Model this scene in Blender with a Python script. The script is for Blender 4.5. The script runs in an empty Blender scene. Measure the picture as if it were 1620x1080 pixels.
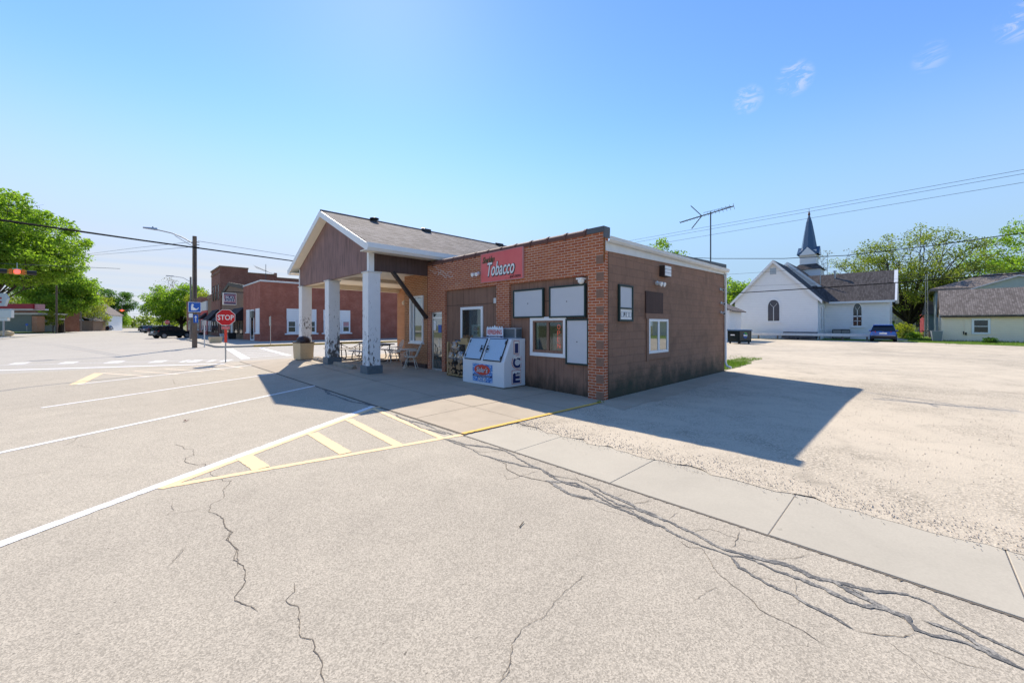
import bpy, bmesh, math, random
import numpy as np
from mathutils import Vector, Matrix
R = math.radians
S = bpy.context.scene
COL = S.collection
rnd = random.Random(7)

# ------------------------------------------------------------------ camera frame (world: X along the shop's side wall, Y along the main street)
CAM = Vector((-8.006, -5.108, 1.783))
FW = Vector((.699, .715, 0)).normalized()
RT = Vector((FW.y, -FW.x, 0))
FPX, CX, HY = 620.0, 810.0, 514.5
def E(x):                                                            # the lot climbs a little towards the church
    t = max(0, min(1, (x - 25) / 18)); return .2 * t
def at(px, d, z=None):                                               # plan position seen in direction px at depth d
    p = CAM + FW * d + RT * ((px - CX) / FPX * d)
    p.z = E(p.x) if z is None else z
    return p
def hz(py, d): return CAM.z + (HY - py) / FPX * d                    # height of image row at depth d
def G(px, py, z=0.0):
    d = FW + RT * ((px - CX) / FPX) + Vector((0, 0, (HY - py) / FPX))
    t = (z - CAM.z) / d.z
    p = CAM + d * t; p.z = z
    return p

# ------------------------------------------------------------------ mesh builder
class MB:
    def __init__(s): s.v = []; s.f = []; s.m = []; s.cur = 0
    def add(s, vs, fs):
        o = len(s.v); s.v += [tuple(v) for v in vs]
        for f in fs: s.f.append(tuple(i + o for i in f)); s.m.append(s.cur)
        return s
    def mat(s, i): s.cur = i; return s
    def box(s, x0, x1, y0, y1, z0, z1):
        x0, x1 = min(x0, x1), max(x0, x1); y0, y1 = min(y0, y1), max(y0, y1); z0, z1 = min(z0, z1), max(z0, z1)
        return s.hexa([(x0,y0,z0),(x1,y0,z0),(x1,y1,z0),(x0,y1,z0),(x0,y0,z1),(x1,y0,z1),(x1,y1,z1),(x0,y1,z1)])
    def hexa(s, p): return s.add(p, [(3,2,1,0),(4,5,6,7),(0,1,5,4),(1,2,6,5),(2,3,7,6),(3,0,4,7)])
    def poly(s, p): return s.add(p, [tuple(range(len(p)))])
    def prism(s, pts, ax, a0, a1):
        def c(u, w, a): return (a,u,w) if ax == 'x' else (u,a,w) if ax == 'y' else (u,w,a)
        n = len(pts)
        return s.add([c(u,w,a0) for u,w in pts] + [c(u,w,a1) for u,w in pts],
                     [tuple(range(n)), tuple(range(2*n-1, n-1, -1))] + [(i, (i+1)%n, n+(i+1)%n, n+i) for i in range(n)])
    def bar(s, p0, p1, w, h, up=(0,0,1)):                            # square bar between two points
        p0, p1 = Vector(p0), Vector(p1); t = (p1 - p0).normalized()
        a = t.cross(Vector(up))
        if a.length < 1e-4: a = t.cross(Vector((1,0,0)))
        a.normalize(); b = a.cross(t)
        a *= w/2; b *= h/2
        return s.hexa([p0-a-b, p0+a-b, p1+a-b, p1-a-b, p0-a+b, p0+a+b, p1+a+b, p1-a+b])
    def tube(s, path, r, n=8, cap=True):
        P = [Vector(p) for p in path]; k = len(P)
        rs = r if isinstance(r, (list, tuple)) else [r]*k
        o = len(s.v); up = None
        for i in range(k):
            t = (P[min(i+1,k-1)] - P[max(i-1,0)])
            if t.length < 1e-9: t = Vector((0,0,1))
            t.normalize()
            if up is None: up = Vector((0,0,1)) if abs(t.z) < .9 else Vector((1,0,0))
            a = t.cross(up)
            if a.length < 1e-5: a = t.orthogonal()
            a.normalize(); b = a.cross(t).normalized(); up = b
            for j in range(n):
                q = P[i] + (a*math.cos(2*math.pi*j/n) + b*math.sin(2*math.pi*j/n))*rs[i]
                s.v.append(tuple(q))
        for i in range(k-1):
            for j in range(n):
                s.f.append((o+i*n+j, o+i*n+(j+1)%n, o+(i+1)*n+(j+1)%n, o+(i+1)*n+j)); s.m.append(s.cur)
        if cap:
            s.f.append(tuple(o+j for j in range(n-1,-1,-1))); s.m.append(s.cur)
            s.f.append(tuple(o+(k-1)*n+j for j in range(n))); s.m.append(s.cur)
        return s
    def cyl(s, p0, p1, r, r1=None, n=12): return s.tube([p0, p1], [r, r if r1 is None else r1], n)
    def lathe(s, prof, c=(0,0,0), n=20):
        o = len(s.v); k = len(prof)
        for r_, z in prof:
            for j in range(n):
                a = 2*math.pi*j/n; s.v.append((c[0]+r_*math.cos(a), c[1]+r_*math.sin(a), c[2]+z))
        for i in range(k-1):
            for j in range(n):
                s.f.append((o+i*n+j, o+i*n+(j+1)%n, o+(i+1)*n+(j+1)%n, o+(i+1)*n+j)); s.m.append(s.cur)
        s.f.append(tuple(o+j for j in range(n-1,-1,-1))); s.m.append(s.cur)
        s.f.append(tuple(o+(k-1)*n+j for j in range(n))); s.m.append(s.cur)
        return s
    def ball(s, c, rx, ry, rz, n=10, m=7):
        o = len(s.v)
        for i in range(1, m):
            a = math.pi*i/m
            for j in range(n):
                b = 2*math.pi*j/n
                s.v.append((c[0]+rx*math.sin(a)*math.cos(b), c[1]+ry*math.sin(a)*math.sin(b), c[2]-rz*math.cos(a)))
        s.v += [(c[0],c[1],c[2]-rz), (c[0],c[1],c[2]+rz)]; B = len(s.v)-2
        for i in range(m-2):
            for j in range(n):
                s.f.append((o+i*n+j, o+i*n+(j+1)%n, o+(i+1)*n+(j+1)%n, o+(i+1)*n+j)); s.m.append(s.cur)
        for j in range(n):
            s.f.append((o+(j+1)%n, o+j, B)); s.m.append(s.cur)
            s.f.append((o+(m-2)*n+j, o+(m-2)*n+(j+1)%n, B+1)); s.m.append(s.cur)
        return s
    def build(s, name, mats, parent=None, world=True, smooth=False, bevel=0, kind=None, loc=None):
        me = bpy.data.meshes.new(name)
        if not isinstance(mats, (list, tuple)): mats = [mats]
        off = Vector((0,0,0))
        if parent is not None and world:
            t = parent
            while t.parent: t = t.parent
            off = t.location
        if loc is not None: off = Vector(loc)
        me.from_pydata([tuple(Vector(v) - off) for v in s.v], [], s.f)
        for m_ in mats: me.materials.append(m_)
        bm = bmesh.new(); bm.from_mesh(me)
        for f, mi in zip(bm.faces, s.m): f.material_index = mi
        bmesh.ops.recalc_face_normals(bm, faces=bm.faces)
        uv = bm.loops.layers.uv.new('UVMap')
        for f in bm.faces:
            f.smooth = smooth
            n = f.normal; ax = max(range(3), key=lambda i: abs(n[i]))
            for l in f.loops:
                c = l.vert.co + off
                l[uv].uv = (c.x, c.y) if ax == 2 else (c.y, c.z) if ax == 0 else (c.x, c.z)
        bm.to_mesh(me); bm.free()
        o = bpy.data.objects.new(name, me); COL.objects.link(o)
        if parent is not None: o.parent = parent
        elif loc is not None: o.location = loc
        if bevel:
            b = o.modifiers.new('Bevel', 'BEVEL'); b.width = bevel; b.segments = 2; b.limit_method = 'ANGLE'; b.angle_limit = R(40)
        if smooth and hasattr(me, 'set_sharp_from_angle'): me.set_sharp_from_angle(angle=R(42))
        if kind: o['kind'] = kind
        return o

def build_each(mb, name, mats, parent=None, **kw):
    """every separate piece collected in mb becomes a mesh of its own"""
    par = list(range(len(mb.v)))
    def find(i):
        while par[i] != i: par[i] = par[par[i]]; i = par[i]
        return i
    for f in mb.f:
        for a in f[1:]: par[find(a)] = find(f[0])
    groups = {}
    for f, mi in zip(mb.f, mb.m): groups.setdefault(find(f[0]), []).append((f, mi))
    res = []
    for fs in groups.values():
        q = MB(); ids = {}
        for f, mi in fs:
            for i in f:
                if i not in ids: ids[i] = len(q.v); q.v.append(mb.v[i])
            q.f.append(tuple(ids[i] for i in f)); q.m.append(mi)
        res.append(q.build(name, mats, parent, **kw))
    return res
def tag(o, label, cat, group=None):
    o['label'] = label; o['category'] = cat
    if group: o['group'] = group
    return o
def thing(name, label, cat, loc=(0,0,0), rz=0, group=None):
    o = bpy.data.objects.new(name, None); COL.objects.link(o)
    o.empty_display_size = .2
    o.location = loc; o.rotation_euler = (0,0,rz)
    return tag(o, label, cat, group)
def dup(root, loc, rz=0, label=None, scale=None):
    r = root.copy(); COL.objects.link(r); r.location = loc; r.rotation_euler = (0,0,rz)
    if scale: r.scale = scale if isinstance(scale, (list, tuple)) else (scale,)*3
    if label: r['label'] = label
    for ch in list(root.children):
        c = ch.copy(); COL.objects.link(c); c.parent = r
        for g in ch.children:
            d = g.copy(); COL.objects.link(d); d.parent = c
    return r

def lettering(name, s, mat, parent, o, xd, zd, w, h, thick=.004, shear=0.0, fat=0.0, world=True, kind=None):
    """letters fitted into w x h, centred on point o, running along xd with tops towards zd"""
    cu = bpy.data.curves.new(name, 'FONT'); cu.body = s; cu.align_x = 'CENTER'; cu.align_y = 'CENTER'
    cu.shear = shear; cu.offset = fat; cu.resolution_u = 3; cu.extrude = .01
    t = bpy.data.objects.new(name, cu); COL.objects.link(t)
    dg = bpy.context.evaluated_depsgraph_get(); dg.update()
    me = bpy.data.meshes.new_from_object(t.evaluated_get(dg))
    bpy.data.objects.remove(t); bpy.data.curves.remove(cu)
    co = [v.co.copy() for v in me.vertices]
    x0, x1 = min(c.x for c in co), max(c.x for c in co); y0, y1 = min(c.y for c in co), max(c.y for c in co)
    sx = w / (x1-x0); sy = h / (y1-y0) if h else sx
    xd = Vector(xd).normalized(); zd = Vector(zd).normalized(); nd = xd.cross(zd)
    off = Vector((0,0,0))
    if parent is not None and world:
        q = parent
        while q.parent: q = q.parent
        off = q.location
    for v, c in zip(me.vertices, co):
        v.co = Vector(o) + xd*((c.x-(x0+x1)/2)*sx) + zd*((c.y-(y0+y1)/2)*sy) + nd*(c.z/.01*thick/2) - off
    me.name = name; me.materials.clear(); me.materials.append(mat)
    ob = bpy.data.objects.new(name, me); COL.objects.link(ob)
    if parent is not None: ob.parent = parent
    return ob

# ------------------------------------------------------------------ materials
def lin(r, g, b):
    f = lambda c: (c/12.92 if c <= .04045 else ((c+.055)/1.055)**2.4)
    return (f(r/255), f(g/255), f(b/255), 1)
class NT:
    def __init__(s, name):
        s.m = bpy.data.materials.new(name); s.m.use_nodes = True
        s.t = s.m.node_tree; s.p = s.t.nodes['Principled BSDF']; s.out = s.t.nodes['Material Output']
        s.tc = s.t.nodes.new('ShaderNodeTexCoord')
    def n(s, ty, **kw):
        x = s.t.nodes.new(ty)
        for k, v in kw.items():
            if k.startswith('i_'): x.inputs[k[2:].replace('_', ' ')].default_value = v
            else: setattr(x, k, v)
        return x
    def l(s, a, b): s.t.links.new(a, b)
    def noise(s, scale, detail=4, rough=.55, vec=None, dist=0):
        x = s.n('ShaderNodeTexNoise'); x.inputs['Scale'].default_value = scale; x.inputs['Detail'].default_value = detail
        x.inputs['Roughness'].default_value = rough; x.inputs['Distortion'].default_value = dist
        s.l(vec if vec is not None else s.tc.outputs['Object'], x.inputs['Vector']); return x
    def ramp(s, fac, stops):
        x = s.n('ShaderNodeValToRGB'); e = x.color_ramp.elements
        while len(e) < len(stops): e.new(.5)
        for el, (p, c) in zip(e, stops):
            el.position = p; el.color = c if isinstance(c, tuple) else (c, c, c, 1)
        s.l(fac, x.inputs['Fac']); return x.outputs['Color']
    def mix(s, fac, a, b, mode='MIX'):
        x = s.n('ShaderNodeMix', data_type='RGBA', blend_type=mode)
        for k, sock, v in ((0, x.inputs[0], fac), (1, x.inputs[6], a), (2, x.inputs[7], b)):
            if isinstance(v, (int, float)): sock.default_value = v if k == 0 else (v, v, v, 1)
            elif isinstance(v, tuple): sock.default_value = v
            else: s.l(v, sock)
        return x.outputs[2]
    def math(s, op, a, b=0.0):
        x = s.n('ShaderNodeMath', operation=op)
        for i, v in enumerate((a, b)):
            if isinstance(v, (int, float)): x.inputs[i].default_value = v
            else: s.l(v, x.inputs[i])
        return x.outputs[0]
    def bump(s, h, strength=.3, dist=.01):
        x = s.n('ShaderNodeBump'); x.inputs['Strength'].default_value = strength; x.inputs['Distance'].default_value = dist
        s.l(h, x.inputs['Height']); s.l(x.outputs['Normal'], s.p.inputs['Normal'])
    def mapping(s, src, scale=(1,1,1), loc=(0,0,0), rot=(0,0,0)):
        x = s.n('ShaderNodeMapping'); x.inputs['Scale'].default_value = scale; x.inputs['Location'].default_value = loc
        x.inputs['Rotation'].default_value = rot
        s.l(s.tc.outputs[src] if isinstance(src, str) else src, x.inputs['Vector']); return x.outputs['Vector']
    def done(s, col=None, rough=.6, metal=0, spec=.4):
        if col is not None:
            if isinstance(col, tuple): s.p.inputs['Base Color'].default_value = col
            else: s.l(col, s.p.inputs['Base Color'])
        if isinstance(rough, (int, float)): s.p.inputs['Roughness'].default_value = rough
        else: s.l(rough, s.p.inputs['Roughness'])
        s.p.inputs['Metallic'].default_value = metal
        s.p.inputs['Specular IOR Level'].default_value = spec
        return s.m
def sc(c, k): return (min(1,c[0]*k), min(1,c[1]*k), min(1,c[2]*k), 1)
def pm(name, c, rough=.55, var=.18, scale=6, bump=0, bscale=60, metal=0, spec=.4):
    t = NT(name); nz = t.noise(scale, 5)
    col = t.mix(nz.outputs['Fac'], sc(c, 1-var), sc(c, 1+var))
    if bump: t.bump(t.noise(bscale, 3).outputs['Fac'], bump, .004)
    return t.done(col, rough, metal, spec)
def brick(name, c1, c2, mortar, bw=.209, bh=.0677, ms=.006, stain=.25, pale=0.0):
    t = NT(name)
    b = t.n('ShaderNodeTexBrick'); t.l(t.tc.outputs['UV'], b.inputs['Vector'])
    b.inputs['Scale'].default_value = 1; b.inputs['Brick Width'].default_value = bw; b.inputs['Row Height'].default_value = bh
    b.inputs['Mortar Size'].default_value = ms; b.inputs['Mortar Smooth'].default_value = .15; b.inputs['Bias'].default_value = 0
    b.inputs['Color1'].default_value = c1; b.inputs['Color2'].default_value = c2; b.inputs['Mortar'].default_value = mortar
    big = t.noise(.9, 5); fine = t.noise(35, 4)
    c = t.mix(t.ramp(big.outputs['Fac'], [(.35, 0.0), (.7, 1.0)]), b.outputs['Color'], sc(c2, .62), 'MIX')
    c = t.mix(stain, b.outputs['Color'], c)
    c = t.mix(.5, c, t.mix(fine.outputs['Fac'], (.55,.55,.55,1), (1.4,1.4,1.4,1)), 'MULTIPLY')
    if pale:
        w = t.noise(2.2, 6, .7, dist=1.2)
        c = t.mix(t.math('MULTIPLY', t.ramp(w.outputs['Fac'], [(.60, 0.0), (.72, 1.0)]), pale), c, mortar)
    h = t.mix(.35, t.math('SUBTRACT', 1.0, b.outputs['Fac']), fine.outputs['Fac'])
    t.bump(h, .55, .008)
    return t.done(c, .85, 0, .25)

M = {}
M['brick'] = brick('shop_brick', (.37,.095,.042,1), (.50,.160,.068,1), (.66,.55,.44,1), pale=.3)
M['brick_orange'] = brick('bounce_lit_brick', (.36,.140,.055,1), (.48,.200,.085,1), (.60,.48,.36,1))  # lighter orange has the bounce light under the canopy mixed into the colour
M['brick_red'] = brick('tavern_brick', (.34,.095,.062,1), (.46,.155,.10,1), (.42,.25,.19,1), stain=.95, pale=.3)
M['brick_dark'] = brick('old_brick', (.21,.078,.052,1), (.31,.13,.088,1), (.34,.24,.18,1), stain=.6, pale=.3)
M['brick_tan'] = brick('tan_brick', (.21,.125,.075,1), (.27,.17,.105,1), (.30,.24,.18,1))

def cmu():
    t = NT('brown_painted_block')
    b = t.n('ShaderNodeTexBrick'); t.l(t.tc.outputs['UV'], b.inputs['Vector'])
    b.inputs['Scale'].default_value = 1; b.inputs['Brick Width'].default_value = .406; b.inputs['Row Height'].default_value = .203
    b.inputs['Mortar Size'].default_value = .006; b.inputs['Mortar Smooth'].default_value = .3
    b.inputs['Color1'].default_value = (.245,.136,.088,1); b.inputs['Color2'].default_value = (.280,.153,.098,1); b.inputs['Mortar'].default_value = (.165,.090,.060,1)
    fine = t.noise(26, 5); big = t.noise(1.3, 6, .6, dist=.6)
    c = t.mix(t.ramp(big.outputs['Fac'], [(.45, 0.0), (.68, .7)]), b.outputs['Color'], (.155,.088,.056,1))
    mid = t.noise(5, 6, .7, dist=.8)
    c = t.mix(t.ramp(mid.outputs['Fac'], [(.57, 0.0), (.66, .35)]), c, (.33,.19,.13,1))
    # algae and splash stains with ragged tops along the foot of the wall
    sep = t.n('ShaderNodeSeparateXYZ'); t.l(t.tc.outputs['Object'], sep.inputs[0])
    rag = t.noise(2.6, 8, .75, t.mapping('Object', (1,1,.8)))
    edge = t.math('SUBTRACT', t.math('MULTIPLY', rag.outputs['Fac'], 1.9), sep.outputs['Z'])
    st = t.ramp(edge, [(.20, 0.0), (.85, 1.0)])
    stc = t.mix(t.noise(1.1, 3).outputs['Fac'], (.014,.014,.012,1), (.028,.052,.030,1))  # greenish tone is partly lens flare put into the stain colour
    c = t.mix(t.math('MULTIPLY', st, .88), c, stc)
    chip = t.noise(7, 3, .5, t.mapping('Object', (1,1,1), (3.7,0,1)))
    sx = t.math('GREATER_THAN', sep.outputs['X'], 7.6)
    c = t.mix(t.math('MULTIPLY', t.ramp(chip.outputs['Fac'], [(.70, 0.0), (.715, 1.0)]), sx), c, (.55,.52,.47,1))
    t.bump(t.mix(.45, t.math('SUBTRACT', 1.0, b.outputs['Fac']), fine.outputs['Fac']), .5, .008)
    return t.done(c, .7, 0, .35)
M['cmu'] = cmu()
M['cmu_trim'] = pm('brown_block_paint', (.24,.135,.09,1), .7, .25, 9, .3, 40)

def siding(name, c, groove=.2, var=.35, moss=False, axis='y'):
    t = NT(name)
    u = t.mapping('UV', (14, .9, 1)); grain = t.noise(1.0, 6, .65, u)
    col = t.mix(t.ramp(grain.outputs['Fac'], [(.3, 0.0), (.75, 1.0)]), sc(c, 1-var), sc(c, 1+var))
    sep = t.n('ShaderNodeSeparateXYZ'); t.l(t.tc.outputs['UV'], sep.inputs[0])
    fr = t.math('FRACT', t.math('DIVIDE', sep.outputs['X'], groove))
    g = t.math('LESS_THAN', fr, .05)
    col = t.mix(t.math('MULTIPLY', g, .75), col, sc(c, .3))
    big = t.noise(1.4, 4)
    col = t.mix(t.ramp(big.outputs['Fac'], [(.4, 0.0), (.75, .45)]), col, sc(c, 1.55))
    if moss:
        so = t.n('ShaderNodeSeparateXYZ'); t.l(t.tc.outputs['Object'], so.inputs[0])
        rag = t.noise(3, 8, .75, t.mapping('Object', (1,1,.3)))
        st = t.ramp(t.math('SUBTRACT', t.math('MULTIPLY', rag.outputs['Fac'], 1.75), so.outputs['Z']), [(.38, 0.0), (.85, 1.0)])
        col = t.mix(t.math('MULTIPLY', st, .8), col, (.016,.022,.015,1))
    t.bump(t.mix(.5, grain.outputs['Fac'], t.math('SUBTRACT', 1.0, g)), .35, .006)
    return t.done(col, .65, 0, .3)
M['siding'] = siding('brown_panel_siding', (.235,.130,.088,1), .305, .22, True)
M['gable_wood'] = siding('weathered_brown_boards', (.235,.135,.118,1), .14, .55)
M['fascia_wood'] = siding('dark_brown_boards', (.085,.054,.047,1), .14, .35)
M['shutter_wood'] = siding('red_brown_boards', (.066,.034,.028,1), .1, .3)
M['brown_trim'] = pm('dark_brown_trim', (.040,.026,.022,1), .55, .25, 8)

def peeling():
    t = NT('peeling_white_paint')
    sep = t.n('ShaderNodeSeparateXYZ'); t.l(t.tc.outputs['Object'], sep.inputs[0])
    n1 = t.noise(9, 9, .75, t.mapping('Object', (1.3,1.3,.55)), .4)
    n2 = t.noise(1.3, 3)
    w = t.math('ADD', n1.outputs['Fac'], t.math('MULTIPLY', t.math('SUBTRACT', 2.2, sep.outputs['Z']), .055))
    w = t.math('ADD', w, t.math('MULTIPLY', t.math('SUBTRACT', n2.outputs['Fac'], .5), .35))
    k = t.ramp(w, [(.595, 0.0), (.615, 1.0)])
    bare = t.mix(t.noise(40, 4).outputs['Fac'], (.07,.062,.055,1), (.20,.18,.16,1))
    white = t.mix(t.noise(4, 4).outputs['Fac'], (.76,.76,.75,1), (.86,.86,.85,1))
    t.bump(t.math('SUBTRACT', 1.0, k), .4, .003)
    return t.done(t.mix(k, white, bare), .6, 0, .3)
M['peel'] = peeling()
M['white'] = pm('white_paint', (.82,.82,.81,1), .45, .06, 3)
M['white_weathered'] = pm('weathered_white', (.66,.66,.64,1), .55, .14, 5)
M['cream'] = pm('cream_soffit', (.90,.84,.72,1), .6, .06, 2)
M['cream_beam'] = pm('cream_beam', (.72,.64,.52,1), .6, .08, 2)
M['grey_base'] = pm('blue_grey_paint', (.115,.145,.165,1), .6, .25, 8, .2)

def shingle(name, c1, c2, bw=.3, bh=.14, var=.5):
    t = NT(name)
    b = t.n('ShaderNodeTexBrick'); t.l(t.tc.outputs['UV'], b.inputs['Vector'])
    b.inputs['Scale'].default_value = 1; b.inputs['Brick Width'].default_value = bw; b.inputs['Row Height'].default_value = bh
    b.inputs['Mortar Size'].default_value = .008; b.inputs['Color1'].default_value = c1; b.inputs['Color2'].default_value = c2
    b.inputs['Mortar'].default_value = sc(c1, .5); b.inputs['Bias'].default_value = 0
    n = t.noise(2.5, 6, .7, t.mapping('UV', (1,1,1))); n3 = t.noise(11, 3, .6)
    c = t.mix(.7, b.outputs['Color'], t.mix(n.outputs['Fac'], (.5,.5,.5,1), (1.5,1.5,1.5,1)), 'MULTIPLY')
    c = t.mix(.6, c, t.mix(n3.outputs['Fac'], (.6,.6,.6,1), (1.4,1.4,1.4,1)), 'MULTIPLY')
    t.bump(t.mix(.5, t.math('SUBTRACT', 1.0, b.outputs['Fac']), n3.outputs['Fac']), .5, .01)
    return t.done(c, .9, 0, .2)
M['shingle'] = shingle('grey_tan_shingles', (.130,.112,.100,1), (.275,.240,.215,1))
M['shingle_dark'] = shingle('charcoal_shingles', (.070,.062,.060,1), (.125,.112,.108,1))
M['shingle_brown'] = shingle('grey_brown_shingles', (.15,.127,.110,1), (.25,.215,.19,1))

# ground
def asphalt(name, c, agg=1.0, blotch=.16):
    t = NT(name)
    v = t.n('ShaderNodeTexVoronoi'); v.inputs['Scale'].default_value = 130; t.l(t.tc.outputs['Object'], v.inputs['Vector'])
    f = t.noise(175, 3, .7); m_ = t.noise(2.2, 7, .62); b = t.noise(.22, 6, .6, dist=.5)
    st = t.n('ShaderNodeSeparateColor'); t.l(v.outputs['Color'], st.inputs[0])
    col = t.mix(st.outputs[0], sc(c, 1-.48*agg), sc(c, 1+.38*agg))
    col = t.mix(t.ramp(f.outputs['Fac'], [(.30, .6*agg), (.46, 0.0)]), col, sc(c, .42))
    col = t.mix(.8, col, t.mix(m_.outputs['Fac'], (1-blotch,)*3+(1,), (1+blotch,)*3+(1,)), 'MULTIPLY')
    col = t.mix(.9, col, t.mix(b.outputs['Fac'], (1-blotch*1.3,1-blotch*1.3,1-blotch*1.2,1), (1+blotch*1.3,1+blotch*1.3,1+blotch*1.2,1)), 'MULTIPLY')
    sp = t.noise(3.1, 2, .5, t.mapping('Object', (1,1,1), (7,3,0)))
    col = t.mix(t.ramp(sp.outputs['Fac'], [(.72, 0.0), (.76, .35)]), col, sc(c, .5))
    dk = t.noise(21, 2, .5, t.mapping('Object', (1,1,1), (5,1,0)))
    col = t.mix(t.ramp(dk.outputs['Fac'], [(.74, 0.0), (.765, .8)]), col, sc(c, .25))
    t.bump(t.mix(.5, f.outputs['Fac'], v.outputs['Distance']), .40*agg, .006)
    return t.done(col, .92, 0, .2)
M['asphalt'] = asphalt('old_asphalt', (.452,.398,.308,1), .68, .17)
M['street'] = asphalt('street_asphalt', (.445,.410,.345,1), .5, .10)
def concrete(name, c, joints=True, stains=.25):
    t = NT(name)
    f = t.noise(60, 4, .6); m_ = t.noise(1.1, 7, .65, dist=.4); g = t.noise(7, 5, .6)
    col = t.mix(m_.outputs['Fac'], sc(c, 1-stains), sc(c, 1+stains))
    col = t.mix(.5, col, t.mix(f.outputs['Fac'], (.75,.75,.75,1), (1.25,1.25,1.25,1)), 'MULTIPLY')
    sp = t.noise(9, 3, .6, t.mapping('Object', (1,1,1), (2,9,0)))
    col = t.mix(t.ramp(sp.outputs['Fac'], [(.70, 0.0), (.74, .4)]), col, sc(c, .4))
    t.bump(t.mix(.5, f.outputs['Fac'], g.outputs['Fac']), .2, .004)
    return t.done(col, .85, 0, .25)
M['concrete'] = concrete('apron_concrete', (.43,.36,.265,1))
M['concrete_new'] = concrete('sidewalk_concrete', (.46,.415,.325,1), stains=.17)
M['concrete_far'] = concrete('far_sidewalk_concrete', (.43,.39,.32,1), stains=.15)
M['joint'] = pm('joint_dirt', (.24,.205,.165,1), .95, .4, 20)
def gravel():
    t = NT('gravel_surface')
    v = t.n('ShaderNodeTexVoronoi'); v.inputs['Scale'].default_value = 46; t.l(t.tc.outputs['Object'], v.inputs['Vector'])
    st = t.n('ShaderNodeSeparateColor'); t.l(v.outputs['Color'], st.inputs[0])
    f = t.noise(70, 4, .7); m_ = t.noise(1.3, 8, .68, dist=.6); b = t.noise(.16, 5, .6, dist=.8)
    c = (.525,.458,.350,1)
    loose = t.mix(st.outputs[0], sc(c, .66), sc(c, 1.26))
    loose = t.mix(t.ramp(v.outputs['Distance'], [(.45, 0.0), (.75, .5)]), loose, sc(c, .38))
    dust = t.mix(f.outputs['Fac'], sc(c, .85), sc(c, 1.25))
    w = t.math('ADD', t.math('MULTIPLY', m_.outputs['Fac'], .65), t.math('MULTIPLY', b.outputs['Fac'], .5))
    k = t.ramp(w, [(.48, 0.0), (.66, 1.0)])
    col = t.mix(k, loose, dust)
    col = t.mix(.9, col, t.mix(b.outputs['Fac'], (.82,.82,.83,1), (1.2,1.18,1.15,1)), 'MULTIPLY')
    pat = t.noise(.9, 5, .6, t.mapping('Object', (1,1,1), (4,4,0)))
    col = t.mix(t.ramp(pat.outputs['Fac'], [(.60, 0.0), (.72, .5)]), col, sc(c, .5))
    t.bump(t.mix(.45, t.mix(.5, v.outputs['Distance'], f.outputs['Fac']), m_.outputs['Fac']), .6, .022)
    return t.done(col, .95, 0, .15)
M['gravel'] = gravel()
M['stone'] = pm('pale_stone', (.54,.47,.38,1), .9, .45, 30)
def grass(name, c1, c2):
    t = NT(name); a = t.noise(.5, 6, .65); b = t.noise(9, 6, .75)
    col = t.mix(a.outputs['Fac'], c1, c2); col = t.mix(.8, col, t.mix(b.outputs['Fac'], (.45,.45,.4,1), (1.55,1.55,1.5,1)), 'MULTIPLY')
    t.bump(b.outputs['Fac'], .8, .05); return t.done(col, .95, 0, .1)
M['grass'] = grass('lawn_grass', (.085,.150,.022,1), (.150,.225,.032,1))
M['grass_dry'] = grass('patchy_grass', (.13,.19,.04,1), (.33,.31,.16,1))
M['ground'] = grass('far_ground', (.13,.15,.06,1), (.20,.19,.10,1))
def paint(name, c, worn=.62):
    t = NT(name); a = t.noise(60, 5, .75); b = t.noise(2.6, 6, .65)
    w = t.math('ADD', a.outputs['Fac'], t.math('MULTIPLY', t.math('SUBTRACT', b.outputs['Fac'], .5), .45))
    col = t.mix(t.ramp(w, [(worn, 0.0), (worn+.1, .85)]), c, (.42,.375,.33,1))
    return t.done(col, .8, 0, .25)
M['paint_white'] = paint('white_road_paint', (.80,.79,.76,1), .57)
M['paint_worn'] = paint('worn_white_paint', (.74,.73,.70,1), .50)
M['paint_yellow'] = paint('yellow_road_paint', (.86,.61,.33,1), .56)
M['kerb_yellow'] = paint('bright_yellow_paint', (.74,.46,.10,1), .68)
M['paint_faded'] = paint('faded_yellow_paint', (.78,.64,.46,1), .52)
def tar():
    t = NT('tar_sealant'); a = t.noise(55, 5, .7); b = t.noise(6, 4, .6)
    w = t.math('ADD', a.outputs['Fac'], t.math('MULTIPLY', t.math('SUBTRACT', b.outputs['Fac'], .5), .7))
    return t.done(t.mix(t.ramp(w, [(.46, 0.0), (.66, 1.0)]), (.125,.122,.115,1), (.36,.335,.285,1)), .85, 0, .2)
M['tar'] = tar()
M['crack'] = pm('crack_dirt', (.15,.125,.095,1), .95, .5, 30)
M['curb_yellow'] = pm('yellow_kerb_paint', (.52,.33,.06,1), .7, .3, 4)

# glass etc.
def glass(name, tint=(.02,.03,.03,1), see=.5, rough=.02, refl=.06):
    t = NT(name)
    gl = t.n('ShaderNodeBsdfGlossy'); gl.inputs['Roughness'].default_value = rough; gl.inputs['Color'].default_value = (.9,.95,.95,1)
    tr = t.n('ShaderNodeBsdfTransparent'); tr.inputs['Color'].default_value = (.72,.80,.78,1)
    t.p.inputs['Base Color'].default_value = tint; t.p.inputs['Roughness'].default_value = .1
    m1 = t.n('ShaderNodeMixShader'); m1.inputs[0].default_value = see
    t.l(t.p.outputs[0], m1.inputs[1]); t.l(tr.outputs[0], m1.inputs[2])
    lw = t.n('ShaderNodeLayerWeight'); lw.inputs['Blend'].default_value = .5
    fr = t.math('ADD', refl, t.math('MULTIPLY', .75, t.math('POWER', lw.outputs['Facing'], 3.0)))
    m2 = t.n('ShaderNodeMixShader'); t.l(fr, m2.inputs[0])
    t.l(m1.outputs[0], m2.inputs[1]); t.l(gl.outputs[0], m2.inputs[2]); t.l(m2.outputs[0], t.out.inputs['Surface'])
    return t.m
M['glass'] = glass('window_glass', see=.86)
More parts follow.
